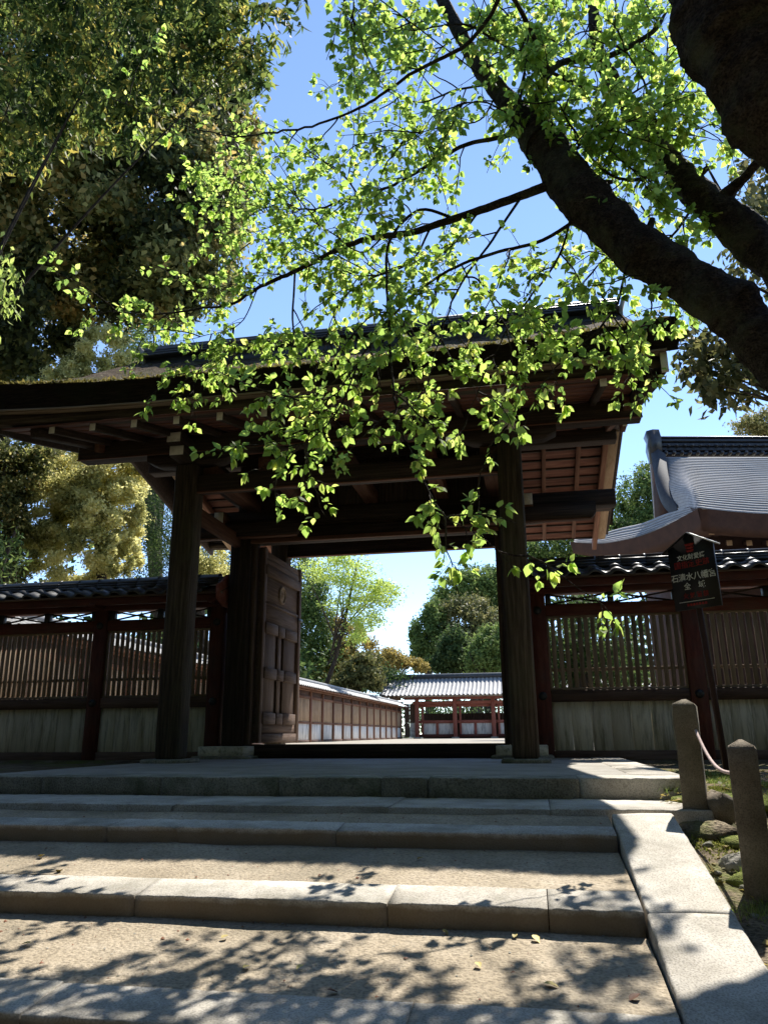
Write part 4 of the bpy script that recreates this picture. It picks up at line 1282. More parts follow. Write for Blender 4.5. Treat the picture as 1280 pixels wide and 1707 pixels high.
NM = 16000
mc = [(RNG.uniform(.74, 1.5), RNG.uniform(3.2, 6.8), RNG.uniform(.05, .22)) for k in range(34)]
mk = RNG.integers(0, len(mc), NM)
mx_ = np.array([mc[k][0] for k in mk]) + RNG.normal(0, 1, NM) * np.array([mc[k][2] for k in mk]) * .5
my_ = np.array([mc[k][1] for k in mk]) + RNG.normal(0, 1, NM) * np.array([mc[k][2] for k in mk]) * .6
ok = (mx_ > .715) & ((mx_ > .99) | (my_ < 4.55) | (my_ > 5.6))
mx_, my_ = mx_[ok], my_[ok]; n_ = len(mx_)
mz_ = np.array([gz(a, b_) for a, b_ in zip(mx_, my_)]) - .002
o = obj('moss_cover', leaf_mesh('moss_cover', np.stack([mx_, my_, mz_], -1), np.stack([RNG.normal(0, .6, n_), RNG.normal(0, .6, n_), np.ones(n_)], -1), rdir(n_), RNG.uniform(.010, .022, n_), 'moss_tuft', RNG.random(n_)))
tag(o, kind='stuff')

# notice board on a pole
SB = Vector((1.60, 7.55, 0))
sign = empty('notice_board', (SB.x + .03, SB.y, gz(1.6, 7.5)), 'black peaked notice board with white and red lettering on a brown pole', 'sign')
beam('pole', (SB.x + .06, SB.y + .03, -.12), (SB.x - .02, SB.y + .03, 1.75), .05, .05, 'sign_pole', sign, .006, up=Vector((0, 1, 0)))
ax = Vector((.75, -.66, 0)).normalized()          # along the board, left to right as read
nz = Vector((-.66, -.75, 0)).normalized()         # the face looks down the stairs
upv = Vector((-.035, -.01, 1)); upv = (upv - ax * upv.dot(ax)).normalized()
nz = -upv.cross(ax)

SM = Matrix((ax, -nz, upv)).transposed().to_4x4()
SM.translation = Vector((SB.x - .02, SB.y, 1.76))
hw = .232
poly = [(-hw, -.36), (hw, -.36), (hw, .235), (0, .365), (-hw, .235)]
brd = obj('board', prism(poly, 'y', -.014, .014, 'sign_black'), sign, SM)
for s in (-1, 1):
    a0, a1 = Vector((s * .003, 0, .372)), Vector((s * (hw + .05), 0, .372 - .13 * (hw + .05) / hw))
    x_ = (a1 - a0).normalized()
    M = SM @ Matrix.Translation((a0 + a1) / 2) @ Matrix.Rotation(-math.atan2(x_.z, x_.x), 4, 'Y')
    obj('roof_strip', cbox((a1 - a0).length, .075, .012, 'sign_white' if s > 0 else 'sign_black', .002), brd, M)


def text(t, x, z, size, mat, spacing=1.0):
    c = bpy.data.curves.new('lettering', 'FONT')
    c.body = t; c.size = size; c.align_x = 'CENTER'; c.align_y = 'CENTER'; c.space_character = spacing
    c.offset = size * .012
    tmp = bpy.data.objects.new('tmp_text', c); COL.objects.link(tmp)
    dg = bpy.context.evaluated_depsgraph_get(); dg.update()
    me = bpy.data.meshes.new_from_object(tmp.evaluated_get(dg))
    bpy.data.objects.remove(tmp); bpy.data.curves.remove(c)
    me.name = 'lettering'; me.materials.clear(); me.materials.append(MATS[mat])
    return obj('lettering', me, brd, SM @ Matrix.Translation((x, -.0165, z)) @ Matrix.Rotation(math.pi / 2, 4, 'X'))


text('文化財愛護', .0, .135, .058, 'sign_white', 1.0)
text('国指定史跡', .0, .065, .074, 'sign_red', 1.0)
text('石清水八幡宮', .0, -.055, .080, 'sign_white', .93)
text('全　域', .0, -.145, .072, 'sign_white', 1.05)
text('火気厳禁', .0, -.235, .058, 'sign_red', 1.35)
obj('rule_line', cbox(.36, .003, .005, 'sign_white', .001), brd, SM @ Matrix.Translation((0, -.0160, -.287)))
for k in range(7):
    obj('small_print', cbox(.022, .003, .022, 'sign_red', .001), brd, SM @ Matrix.Translation((-.09 + .03 * k, -.0160, -.318)))
for k in range(3):      # stacked bracket emblem
    w0, w1, z = .034 - .003 * k, .050 - .005 * k, .255 - .030 * k
    ep = [(-w0, z - .012), (w0, z - .012), (w1, z + .004), (w1 - .004, z + .013), (-w1 + .004, z + .013), (-w1, z + .004)]
    obj('emblem', prism(ep, 'y', -.0175, -.0145, 'sign_red'), brd, SM)

# fallen leaves on the treads
FL = [(.88, 99, 1452), (0, 70, 1426), (1, 742, 1553), (2, 858, 1560), (3, 893, 1564), (4, 797, 1608), (5, 1057, 1662), (6, 375, 1562), (7, 44, 1572), (8, 411, 1611), (9, 917, 1642), (10, 555, 1653), (11, 700, 1430), (12, 500, 1612)]
lm = leaf_mesh('fallen_leaf', np.array([[-.5, 0, 0.]]), np.array([[1., 0, 0]]), np.array([[0, 0, 1.]]), np.array([1.]), 'dry_leaf', np.array([.5]), T_OVAL_V * [1, 1, 1.6], T_OVAL_F)
lm2 = leaf_mesh('fallen_leaf', np.array([[-.5, 0, 0.]]), np.array([[1., 0, 0]]), np.array([[0, 0, 1.]]), np.array([1.]), 'brown_leaf', np.array([.5]), T_OVAL_V * [1, 1, 1.6], T_OVAL_F)


def stair_z(y):
    for a, za, b_, zb in ((4.60, -.123, 5.28, -.123), (4.15, -.199, 4.60, -.158), (3.30, -.369, 4.15, -.276), (2.44, -.545, 3.30, -.452), (1.15, -.78, 2.44, -.64)):
        if a <= y < b_: return za + (zb - za) * (y - a) / (b_ - a)
    return -.9


for n_, px, py in FL:
    best = None
    for y in np.arange(1.5, 5.2, .01):
        p = P(px, py, y)
        if p.z <= stair_z(y) + .003: best = p if best is None or p.y < best.y else best
        if best is not None and p.z > stair_z(y) + .05: pass
    cand = [P(px, py, y) for y in np.arange(1.5, 5.2, .01)]
    cand = [c for c in cand if abs(c.z - stair_z(c.y)) < .006]
    if not cand: continue
    c = cand[0]
    br = py in (1662, 1653)
    M = Matrix.Translation((c.x, c.y, stair_z(c.y) + .006)) @ Matrix.Rotation(random.uniform(0, 6.28), 4, 'Z') @ Matrix.Rotation(random.uniform(-.5, .5), 4, 'Y') @ Matrix.Scale(random.uniform(.03, .05), 4)
    tag(obj('fallen_leaf', lm2 if br else lm, None, M), 'fallen dark brown leaf lying on the lower steps' if br else 'fallen yellow leaf lying on the steps', 'leaf', 'brown leaves fallen on the steps' if br else 'yellow leaves fallen on the steps')

# ================================================================== TREES
def rough_limbs(specs, mat):
    """heavy limbs with swellings, knots and broken stubs"""
    rg = np.random.default_rng(5)
    parts = []
    for q, (pts, rad) in enumerate(specs):
        p, r_ = smoothpath(pts, rad, 20)
        n = len(p); sd = 26
        t = np.arange(n)
        r_ = r_ * (1 + .05 * np.sin(t * .21 + q) + .035 * np.sin(t * .53 + 2 * q))
        V, F = tube(p, r_, sd, wob=0)
        V = V.reshape(n, sd, 3); d = V - p[:, None]
        a = np.linspace(0, 2 * np.pi, sd, endpoint=False)
        m = 1 + .035 * np.sin(3 * a[None] + .11 * t[:, None] + q) + .03 * np.sin(5 * a[None] - .23 * t[:, None]) + .022 * rg.standard_normal((n, sd))
        for _ in range(int(n / 9)):      # knots
            i_, j_ = rg.integers(2, n - 2), rg.integers(0, sd)
            dd = ((t - i_) / 3.2)[:, None] ** 2 + ((np.minimum((np.arange(sd) - j_) % sd, (j_ - np.arange(sd)) % sd)) / 2.4)[None] ** 2
            m += rg.uniform(.06, .2) * np.exp(-dd)
        V = p[:, None] + d * m[:, :, None]
        parts.append((V.reshape(-1, 3), F))
        if max(rad) > .1:
            for _ in range(4):
                i_ = rg.integers(n // 4, n - 5); dr = unit(rg.standard_normal(3) + np.array([0, -.3, .5]))
                st = p[i_]; L = r_[i_] + rg.uniform(.03, .14)
                parts.append(tube([st, st + dr * L * .6, st + dr * L], [.035, .028, .02], 8, wob=.15, seed=int(i_)))
    V, F = merge(parts)
    return mesh_np('limbs', V, [F], mat, True)


def limb_mesh(specs, mat, sides=12, wob=.06):
    """specs: list of (points, radii); returns mesh of joined limbs"""
    parts = []
    for q, (pts, rad) in enumerate(specs):
        p, r_ = smoothpath(pts, rad, 7)
        parts.append(tube(p, r_, sides if max(rad) > .03 else 6, wob=wob if max(rad) > .03 else 0, seed=q))
    V, F = merge(parts)
    return mesh_np('limbs', V, [F], mat, True)


KS = 1.2
_P0 = P


def PK(px, py, Y):
    return _P0(px, py, Y * KS)


# ---- the cherry tree that leans over the stairs ---------------------
cherry = empty('cherry_tree', (3.35, 4.85, -.3), 'old leaning cherry tree with thick dark limbs and fresh green leaves over the stairs', 'tree')
base = Vector((3.35, 4.85, -.3))
fork = PK(1580, 800, 4.0)
L1 = [fork + Vector((.05, 0, -.2)), PK(1430, 705, 4.02), PK(1290, 590, 4.1), PK(1215, 516, 4.15), PK(1130, 458, 4.2), PK(1045, 400, 4.25), PK(970, 330, 4.3), PK(918, 255, 4.4), PK(880, 205, 4.45)]
R1 = [KS * v for v in [.18, .165, .148, .143, .138, .140, .150, .138, .105]]
L1b = [PK(905, 240, 4.4), PK(862, 190, 4.5), PK(825, 145, 4.6), PK(790, 95, 4.7), PK(752, 30, 4.8), PK(700, -80, 5.0)]
R1b = [KS * v for v in [.13, .085, .07, .06, .052, .035]]
L1c = [PK(915, 250, 4.4), PK(890, 200, 4.3), PK(900, 150, 4.3), PK(935, 105, 4.35), PK(1010, 95, 4.4), PK(1085, 55, 4.5), PK(1110, 20, 4.6)]
R1c = [KS * v for v in [.06, .028, .022, .024, .02, .016, .01]]
L2 = [fork, PK(1430, 540, 4.3), PK(1300, 440, 4.5), PK(1225, 375, 4.55), PK(1165, 325, 4.6), PK(1115, 270, 4.7), PK(1070, 205, 4.8), PK(1030, 150, 4.85), PK(1000, 95, 4.9), PK(990, 30, 5.0), PK(985, -60, 5.2)]
R2 = [KS * v for v in [.17, .14, .125, .115, .105, .085, .07, .058, .05, .045, .03]]
L2b = [PK(1190, 345, 4.55), PK(1225, 310, 4.5), PK(1250, 285, 4.4), PK(1290, 230, 4.3)]
R2b = [KS * v for v in [.06, .035, .028, .02]]
L3 = [base, base + Vector((-.05, 0, .8)), fork, PK(1530, 430, 3.8), PK(1410, 255, 3.5), PK(1295, 150, 3.4), PK(1236, 65, 3.35), PK(1207, -30, 3.3), PK(1180, -160, 3.3)]
R3 = [KS * v for v in [.40, .34, .30, .28, .272, .268, .268, .27, .25]]
specs = [(L3, R3), (L1, R1), (L2, R2), (L1b, R1b), (L2b, R2b), (L1c, R1c)]
obj('trunk', rough_limbs(specs, 'cherry_bark'), cherry)

boughs = []      # (points, start radius, end radius, twigs per metre, leaf scale)
def bough(pts, r0, r1, dens, scale=1.0):
    boughs.append(([PK(*q) for q in pts], r0, r1, dens, scale))
bough([(905, 312, 4.35), (868, 326, 4.4), (800, 350, 4.45), (740, 370, 4.5), (690, 386, 4.5), (640, 394, 4.55), (590, 404, 4.6), (520, 438, 4.7), (470, 462, 4.75), (430, 480, 4.8), (390, 505, 4.9), (330, 515, 5.0), (250, 525, 5.1), (180, 520, 5.2), (135, 540, 5.2)], .042, .003, 15)
bough([(850, -10, 3.9), (815, 30, 3.95), (780, 72, 4.0), (740, 95, 4.0), (690, 120, 4.05), (640, 155, 4.1), (590, 185, 4.15), (520, 210, 4.25), (450, 222, 4.3), (390, 228, 4.4), (330, 215, 4.5), (250, 190, 4.6), (190, 165, 4.7)], .020, .003, 5.5)
bough([(850, 225, 4.45), (780, 240, 4.5), (740, 260, 4.5), (690, 290, 4.55), (640, 315, 4.6), (580, 330, 4.7), (520, 350, 4.8), (450, 330, 4.9), (390, 300, 5.0), (330, 275, 5.1)], .022, .003, 13)
bough([(760, 365, 4.5), (700, 350, 4.4), (650, 400, 4.1), (645, 480, 3.9), (650, 560, 3.75), (655, 640, 3.65), (662, 700, 3.6), (690, 760, 3.55)], .014, .005, 15)
bough([(905, 400, 4.3), (830, 420, 4.2), (760, 445, 4.1), (690, 490, 4.0), (640, 545, 3.9), (600, 600, 3.85), (560, 655, 3.8), (510, 680, 3.8), (465, 690, 3.8)], .016, .002, 17)
bough([(600, 600, 3.85), (560, 690, 3.75), (500, 745, 3.7), (450, 770, 3.7), (428, 785, 3.7)], .007, .002, 15)
bough([(492, 452, 4.7), (488, 520, 4.6), (484, 580, 4.5), (430, 565, 4.6), (370, 580, 4.7), (330, 620, 4.7), (322, 690, 4.6)], .010, .002, 14)
bough([(430, 480, 4.8), (400, 540, 4.8), (340, 560, 4.9), (270, 575, 5.0)], .006, .002, 12)
bough([(1045, 440, 4.2), (1030, 500, 4.1), (1000, 545, 4.0), (950, 590, 3.95), (905, 640, 3.9), (880, 700, 3.9)], .012, .002, 18)
bough([(1080, 450, 4.2), (1085, 520, 4.1), (1060, 570, 4.0), (1010, 600, 3.95)], .009, .002, 16)
bough([(1020, 150, 4.85), (960, 140, 4.7), (900, 110, 4.5), (830, 70, 4.3), (770, 40, 4.2), (700, 50, 4.2), (640, 40, 4.2)], .022, .003, 17)
bough([(1110, 275, 4.7), (1060, 300, 4.5), (1000, 280, 4.4), (940, 190, 4.3), (900, 130, 4.2)], .018, .003, 20)
bough([(1100, 260, 4.7), (1090, 190, 4.4), (1060, 110, 4.2), (1010, 60, 4.1), (960, 30, 4.1)], .014, .003, 19)
bough([(870, 326, 4.4), (820, 400, 4.3), (770, 470, 4.2), (740, 540, 4.1), (720, 610, 4.0), (700, 680, 3.9)], .012, .002, 17)
bough([(800, 350, 4.45), (740, 420, 4.5), (650, 450, 4.6), (570, 500, 4.7), (540, 580, 4.7), (520, 640, 4.6)], .010, .002, 16)
bough([(960, 330, 4.3), (930, 430, 4.2), (880, 500, 4.1), (840, 560, 4.05), (800, 640, 4.0), (770, 720, 3.95)], .012, .002, 16)
bough([(640, 394, 4.55), (600, 330, 4.7), (560, 280, 4.9), (500, 260, 5.0), (430, 270, 5.1), (370, 320, 5.2), (300, 300, 5.3)], .010, .002, 14)
bough([(1165, 330, 4.6), (1110, 400, 4.6), (1060, 380, 4.6), (1010, 430, 4.6), (960, 480, 4.6)], .012, .002, 15)
bough([(880, 60, 4.3), (860, 180, 4.1), (800, 170, 4.0), (730, 190, 4.0), (690, 230, 4.1), (620, 250, 4.2)], .010, .002, 12)
bough([(590, -30, 3.6), (592, 10, 3.55), (585, 40, 3.5)], .006, .002, 20)
bough([(800, 470, 4.2), (840, 540, 4.1), (880, 600, 4.05), (860, 680, 4.0), (830, 740, 3.95)], .008, .002, 14)
bough([(1000, 120, 4.85), (940, 80, 4.7), (880, 40, 4.6), (830, 20, 4.5)], .012, .002, 18)
bough([(1040, 165, 4.85), (1100, 120, 4.7), (1110, 60, 4.6), (1070, 20, 4.6)], .010, .002, 18)
bough([(930, 280, 4.4), (980, 240, 4.3), (1040, 270, 4.3), (1090, 330, 4.3)], .010, .002, 18)
bough([(960, 250, 4.4), (1010, 200, 4.3), (1060, 230, 4.3), (1100, 180, 4.2)], .010, .002, 18)
bough([(820, 140, 4.6), (760, 150, 4.7), (690, 170, 4.8), (600, 130, 4.9), (540, 150, 5.0)], .012, .002, 12)
bough([(1060, 330, 4.6), (1130, 420, 4.8), (1160, 470, 4.9), (1130, 530, 4.9)], .010, .002, 12)
bough([(720, 375, 4.5), (680, 440, 4.6), (600, 460, 4.7), (540, 430, 4.8), (460, 400, 5.0), (400, 400, 5.1)], .010, .002, 13)
bough([(690, 760, 3.55), (715, 820, 3.5), (742, 860, 3.5), (778, 880, 3.5), (815, 905, 3.5), (838, 925, 3.5)], .005, .002, 13)
for pts_ in ([(1010, 110, 4.9), (950, 110, 4.7), (900, 80, 4.6), (850, 90, 4.5)], [(1030, 150, 4.85), (1000, 190, 4.6), (950, 210, 4.5), (900, 180, 4.4)], [(1060, 200, 4.8), (1100, 230, 4.5), (1120, 190, 4.4), (1130, 130, 4.4)], [(995, 60, 4.95), (1040, 40, 4.7), (1080, 80, 4.6), (1110, 110, 4.5)], [(1070, 205, 4.8), (1030, 240, 4.6), (990, 300, 4.5), (1020, 340, 4.5)], [(985, 20, 5.0), (930, 20, 4.8), (880, 5, 4.7), (820, 40, 4.6)], [(830, 150, 4.6), (800, 200, 4.5), (740, 210, 4.5), (700, 250, 4.5)], [(760, 40, 4.8), (700, 20, 4.7), (650, 60, 4.7), (600, 90, 4.8)], [(1110, 270, 4.7), (1150, 240, 4.6), (1160, 200, 4.5)]):
    bough(pts_, .009, .002, 24)
bough([(640, 394, 4.55), (600, 420, 4.6), (540, 380, 4.7), (480, 350, 4.8), (420, 360, 4.9)], .008, .002, 15)
NVIS = len(boughs)
# boughs higher up, out of the picture, that shade the lower steps
bough([(990, -60, 5.2), (850, -200, 5.0), (700, -260, 4.8), (500, -300, 4.8), (300, -260, 4.9)], .04, .004, 16)
bough([(1190, -160, 3.3), (1100, -260, 3.6), (960, -340, 3.9), (800, -420, 4.2)], .05, .004, 16)
bough([(1190, -160, 3.3), (1250, -330, 3.3), (1300, -480, 3.6)], .06, .005, 16)
bough([(1420, 260, 3.5), (1560, 120, 3.0), (1650, -50, 2.8), (1800, -150, 3.2)], .07, .006, 14)

limb_samples = np.concatenate([smoothpath(p_, r_, 12)[0] for p_, r_ in specs])
bough_samples = [smoothpath(b_[0], [1] * len(b_[0]), 8)[0] for b_ in boughs]
for q, b_ in enumerate(boughs):
    p0 = np.array(b_[0][0])
    oth = np.concatenate([bs for k, bs in enumerate(bough_samples) if k != q])
    if np.linalg.norm(oth - p0, axis=1).min() < .05: continue
    dl = np.linalg.norm(limb_samples - p0, axis=1); do = np.linalg.norm(oth - p0, axis=1)
    tgt = limb_samples[dl.argmin()] if dl.min() < do.min() * 2.5 else oth[do.argmin()]
    if .03 < np.linalg.norm(tgt - p0) < 1.6: b_[0].insert(0, Vector(tgt))

tw_parts, LB, LD, LN, LL, LV = [], [], [], [], [], []
rt = np.random.default_rng(21)


def add_twig(p, d, length, scale, depth=0):
    n = max(4, int(length / .035))
    pos = np.array(p, float); d = unit(np.array(d, float))
    path = [pos.copy()]
    for k in range(n):
        d = unit(d + rt.normal(0, .16, 3) + np.array([0, 0, -.055]))
        pos = pos + d * (length / n)
        path.append(pos.copy())
        if k >= (1 if depth else 2) or depth:
            for _ in range(1 if rt.random() < .55 else 2):
                side = unit(np.cross(d, rt.normal(0, 1, 3)))
                ld = unit(d * .45 + side * .8 + np.array([0, 0, -.30]))
                nn = unit(np.array([0, 0, 1.0]) * .7 + rt.normal(0, .55, 3))
                LB.append(pos + ld * .012); LD.append(ld); LN.append(nn)
                LL.append(scale * (.024 + .052 * rt.random() ** 1.1)); LV.append(np.clip(rt.normal(.5, .26), 0, 1))
    # tip rosette
    for _ in range(3):
        ld = unit(d + rt.normal(0, .5, 3) + np.array([0, 0, -.3]))
        LB.append(pos); LD.append(ld); LN.append(unit(np.array([0, 0, 1.0]) + rt.normal(0, .5, 3))); LL.append(scale * rt.uniform(.03, .078)); LV.append(np.clip(rt.normal(.6, .25), 0, 1))
    rr = np.linspace(.0035 if depth == 0 else .0022, .0012, len(path))
    tw_parts.append(tube(path, rr, 4))
    if depth == 0 and length > .2:
        for _ in range(2):
            k = rt.integers(2, len(path) - 1)
            add_twig(path[k], unit(d + rt.normal(0, .7, 3)), length * rt.uniform(.35, .6), scale, 1)


bspecs = []
for q, (pts, r0, r1, dens, sc_) in enumerate(boughs):
    rad = np.linspace(r0, r1, len(pts))
    p, r_ = smoothpath(pts, rad, 6)
    p = p + rt.normal(0, .006, p.shape) * np.linspace(0, 1, len(p))[:, None]
    bspecs.append((p, r_))
    def along(p, s):
        seg = np.linalg.norm(np.diff(p, axis=0), axis=1); cum = np.concatenate([[0], np.cumsum(seg)])
        s = s * cum[-1]
        k = int(np.clip(np.searchsorted(cum, s) - 1, 0, len(p) - 2))
        t = (s - cum[k]) / (seg[k] + 1e-9)
        return p[k] * (1 - t) + p[k + 1] * t, unit(p[k + 1] - p[k]), cum[-1]
    total = along(p, .5)[2]
    mul = 1.0 if q in (3, 4, 5) else .7 if q in (8, 9, 13, 15, 20) else 1.35 if q in (2, 10, 11, 12, 16, 17, 18, 21, 22, 23, 24, 25, 26, 27) or 28 < q < NVIS else .55 if q == 1 else .9 if q < NVIS else .32
    for s_ in rt.uniform(.15, 1, int(total * dens * .60 * mul)):
        pos, tg, _ = along(p, s_)
        sd = unit(np.cross(tg, rt.normal(0, 1, 3)))
        add_twig(pos, unit(tg * rt.uniform(.1, .9) + sd * .9 + np.array([0, 0, -.12])), rt.uniform(.06, .30), sc_)
    for s_ in rt.uniform(.12, .97, int(total * dens * .22 * mul) + 1):
        pos, tg, _ = along(p, s_)
        sd = unit(np.cross(tg, rt.normal(0, 1, 3)))
        d = unit(tg * rt.uniform(.3, 1.0) + sd * .8 + np.array([0, 0, -.05]))
        Lb = rt.uniform(.35, .95); nb_ = 9
        path = [pos]
        for _ in range(nb_):
            d = unit(d + rt.normal(0, .13, 3) + np.array([0, 0, -.05])); path.append(path[-1] + d * Lb / nb_)
        path = np.array(path)
        bspecs.append((path, np.linspace(.0065, .002, nb_ + 1)))
        for u_ in rt.uniform(.15, 1, int(Lb * 9)):
            pos2, tg2, _ = along(path, u_)
            sd = unit(np.cross(tg2, rt.normal(0, 1, 3)))
            add_twig(pos2, unit(tg2 * rt.uniform(.3, 1.0) + sd * .8 + np.array([0, 0, -.1])), rt.uniform(.05, .20), sc_, 1)
    add_twig(p[-1], unit(p[-1] - p[-2]), .12, sc_)
parts = [tube(p, r_, 7, wob=.05 if r_[0] > .015 else 0, seed=k) for k, (p, r_) in enumerate(bspecs)]
V, F = merge(parts)
obj('branches', mesh_np('branches', V, [F], 'cherry_bark', True), cherry)
V, F = merge(tw_parts)
o = obj('twigs', mesh_np('twigs', V, [F], 'cherry_bark', True), cherry); o['kind'] = 'stuff'
LB, LD, LN, LL, LV = map(np.array, (LB, LD, LN, LL, LV))
print('cherry leaves', len(LB))
# the 300 that show largest are leaves of their own, the rest is one mass
rel = LB - np.array(CAMP)
zc = rel @ np.array(_f); uu = (rel @ np.array(_r)) / zc * FPX + IW / 2; vv = IH / 2 - (rel @ np.array(_u)) / zc * FPX
score = np.where((uu > 0) & (uu < IW) & (vv > 0) & (vv < IH), LL / zc, 0)
big = np.argsort(-score)[:300]
rest = np.setdiff1d(np.arange(len(LB)), big)
crown = obj('crown', leaf_mesh('crown', LB[rest], LD[rest], LN[rest], LL[rest], 'cherry_leaf', LV[rest], T_OVAL_V, T_OVAL_F), cherry)
crown['kind'] = 'stuff'
LM = [leaf_mesh('leaf', np.zeros((1, 3)), np.array([[1., 0, 0]]), np.array([[0, 0, 1.]]), np.ones(1), 'cherry_leaf', np.array([v]), T_OVAL_V, T_OVAL_F) for v in (.15, .35, .5, .65, .85)]
for k in big:
    d = Vector(unit(LD[k])); n_ = Vector(LN[k]); n_ = (n_ - d * n_.dot(d)).normalized(); a = n_.cross(d)
    M = Matrix((d, a, n_)).transposed().to_4x4() @ Matrix.Scale(LL[k], 4)
    M.translation = Vector(LB[k])
    obj('leaf', LM[int(min(4, LV[k] * 5))], cherry, M)


# ---- other trees ----------------------------------------------------
def tree(name, label, base, blobs, n, size, mat, group=None, trunk_r=.25, sub=60, spread=.2, shell=.7, tone=(.5, .25), flat=1.0, TV=T_DIA_V, droop=0.0, top=None, extra_limbs=10, cat='tree', val_clump=.5):
    t = empty(name, base, label, cat, group)
    blobs_a = np.array(blobs, float)
    b = Vector(base)
    c = Vector(blobs_a[:, :3].mean(0))
    hi = top or Vector((c.x, c.y, blobs_a[:, 2].max()))
    rg = np.random.default_rng(abs(hash(label)) % 1000 if False else len(label) * 7 + int(abs(base[0]) * 10))
    mid = b.lerp(hi, .45) + Vector((rg.normal(0, .3), rg.normal(0, .3), 0))
    specs = [([b - Vector((0, 0, .3)), b.lerp(mid, .5), mid, mid.lerp(hi, .6), hi], [trunk_r * 1.15, trunk_r, trunk_r * .8, trunk_r * .5, trunk_r * .12])]
    obj('trunk', limb_mesh(specs, 'tree_bark', 10), t)
    ls = []
    for k in range(min(extra_limbs, len(blobs_a) * 4)):
        q = blobs_a[k % len(blobs_a)]
        tgt = Vector(q[:3]) + Vector(rg.normal(0, .45, 3) * q[3:6])
        st = b.lerp(hi, rg.uniform(.3, .7))
        m_ = st.lerp(tgt, .5) + Vector((0, 0, rg.uniform(0, .6)))
        ls.append(([st, m_, tgt], [trunk_r * .38, trunk_r * .22, trunk_r * .05]))
    if ls: obj('limbs', limb_mesh(ls, 'tree_bark', 7), t)
    Bp, Nn, cl = crown_points(blobs, n, sub, spread, shell, flat)
    m = len(Bp)
    D = rdir(m); D[:, 2] -= droop
    val = np.clip(tone[0] + (cl - .5) * val_clump + RNG.normal(0, tone[1], m), 0, 1)
    o = obj('crown', leaf_mesh('crown', Bp, D, Nn, size * RNG.uniform(.6, 1.3, m), mat, val, TV), t)
    o['kind'] = 'stuff'
    return t


# left: big dark evergreen filling the upper left
B_ = [pxblob(80, 330, 150, 150, 15.5), pxblob(250, 250, 120, 170, 15.5), pxblob(330, 380, 75, 130, 15.8), pxblob(200, 440, 130, 90, 15), pxblob(50, 520, 90, 90, 15), pxblob(300, 110, 110, 110, 16), pxblob(120, 80, 170, 130, 16), pxblob(-60, 420, 110, 200, 15), pxblob(345, 220, 60, 150, 16.2), pxblob(270, 490, 70, 50, 15.6), pxblob(-60, 620, 90, 80, 15)]
tree('evergreen_tree', 'huge brownish evergreen tree towering behind the left fence', (-14.5, 16.2, 0), B_, 185000, .20, 'evergreen_leaf', None, .26, 40, .13, .5, (.45, .22), droop=.25, extra_limbs=0, val_clump=.9, top=Vector((-12.5, 16, 10)))
B_ = [pxblob(60, 70, 120, 80, 9.2, 1.2), pxblob(190, 40, 110, 60, 9.0, 1.2), pxblob(330, 40, 100, 60, 8.8, 1.0), pxblob(410, 70, 50, 50, 8.7, .7), pxblob(40, 190, 85, 75, 9.2, .9), pxblob(160, 160, 90, 60, 9.2, .8), pxblob(300, 130, 90, 55, 9.0, .8), pxblob(420, 130, 26, 55, 8.7, .4), pxblob(395, 35, 60, 40, 8.7, .6), pxblob(485, 12, 30, 16, 8.5, .3), pxblob(110, -60, 260, 70, 9.2, 1.6), pxblob(200, 205, 60, 40, 9.1, .5)]
tree('evergreen_tree', 'nearer evergreen whose drooping leafy boughs hang in front of the huge brownish tree', (-9.6, 8.8, -.1), B_, 15000, .19, 'overhang_leaf', None, .085, 60, .12, .5, (.48, .22), val_clump=.8, TV=T_LAN_V, droop=.9, extra_limbs=4, top=Vector((-8.5, 9, 8)))
B_ = [pxblob(8, 450, 22, 28, 7.5, .25), pxblob(2, 500, 24, 30, 7.5, .25), pxblob(-40, 470, 40, 70, 7.5, .5)]
tree('young_tree', 'slim young tree with bright yellow-green drooping leaves in front of the dark evergreen', (-6.4, 7.6, -.06), B_, 420, .12, 'fresh_leaf', None, .05, 30, .22, .4, (.75, .2), TV=T_LAN_V, droop=1.2, extra_limbs=6)
# blossoming trees, pale yellow
B_ = [pxblob(178, 600, 36, 54, 13.6), pxblob(125, 640, 38, 36, 13.6), pxblob(198, 640, 28, 30, 13.6), pxblob(90, 655, 42, 34, 13.6), pxblob(165, 700, 60, 70, 13.8), pxblob(150, 625, 30, 36, 13.5)]
tree('blossom_tree', 'pale yellow blossoming tree rising just above the gate roof edge', (-11.6, 13.8, 0), B_, 60000, .065, 'blossom_leaf', 'blossoming trees behind the left fence', .12, 40, .095, .82, (.6, .2), top=Vector((-10.6, 13.9, 4.6)), extra_limbs=0, val_clump=.7)
B_ = [pxblob(150, 800, 80, 48, 17.5), pxblob(90, 850, 70, 55, 17.5), pxblob(185, 790, 50, 45, 17.3), pxblob(150, 880, 75, 55, 17.2), pxblob(60, 790, 60, 40, 17.8), pxblob(190, 850, 45, 55, 17.2), pxblob(110, 930, 80, 45, 17.2), pxblob(205, 920, 30, 35, 17)]
tree('blossom_tree', 'broad tree covered in pale yellow blossom seen beneath the gate eave', (-9.3, 17.9, 0), B_, 140000, .09, 'blossom_leaf', 'blossoming trees behind the left fence', .18, 40, .095, .82, (.6, .2), extra_limbs=0, val_clump=.8)
B_ = [pxblob(15, 790, 50, 40, 16), pxblob(-10, 870, 45, 60, 16), pxblob(-50, 850, 60, 90, 16), pxblob(60, 760, 40, 24, 16.2), pxblob(-20, 950, 50, 40, 16)]
tree('evergreen_tree', 'low dark evergreen in front of the broad blossoming tree', (-12.8, 15.9, 0), B_, 30000, .11, 'evergreen_leaf', None, .2, 45, .15, .6, (.42, .24), extra_limbs=0)
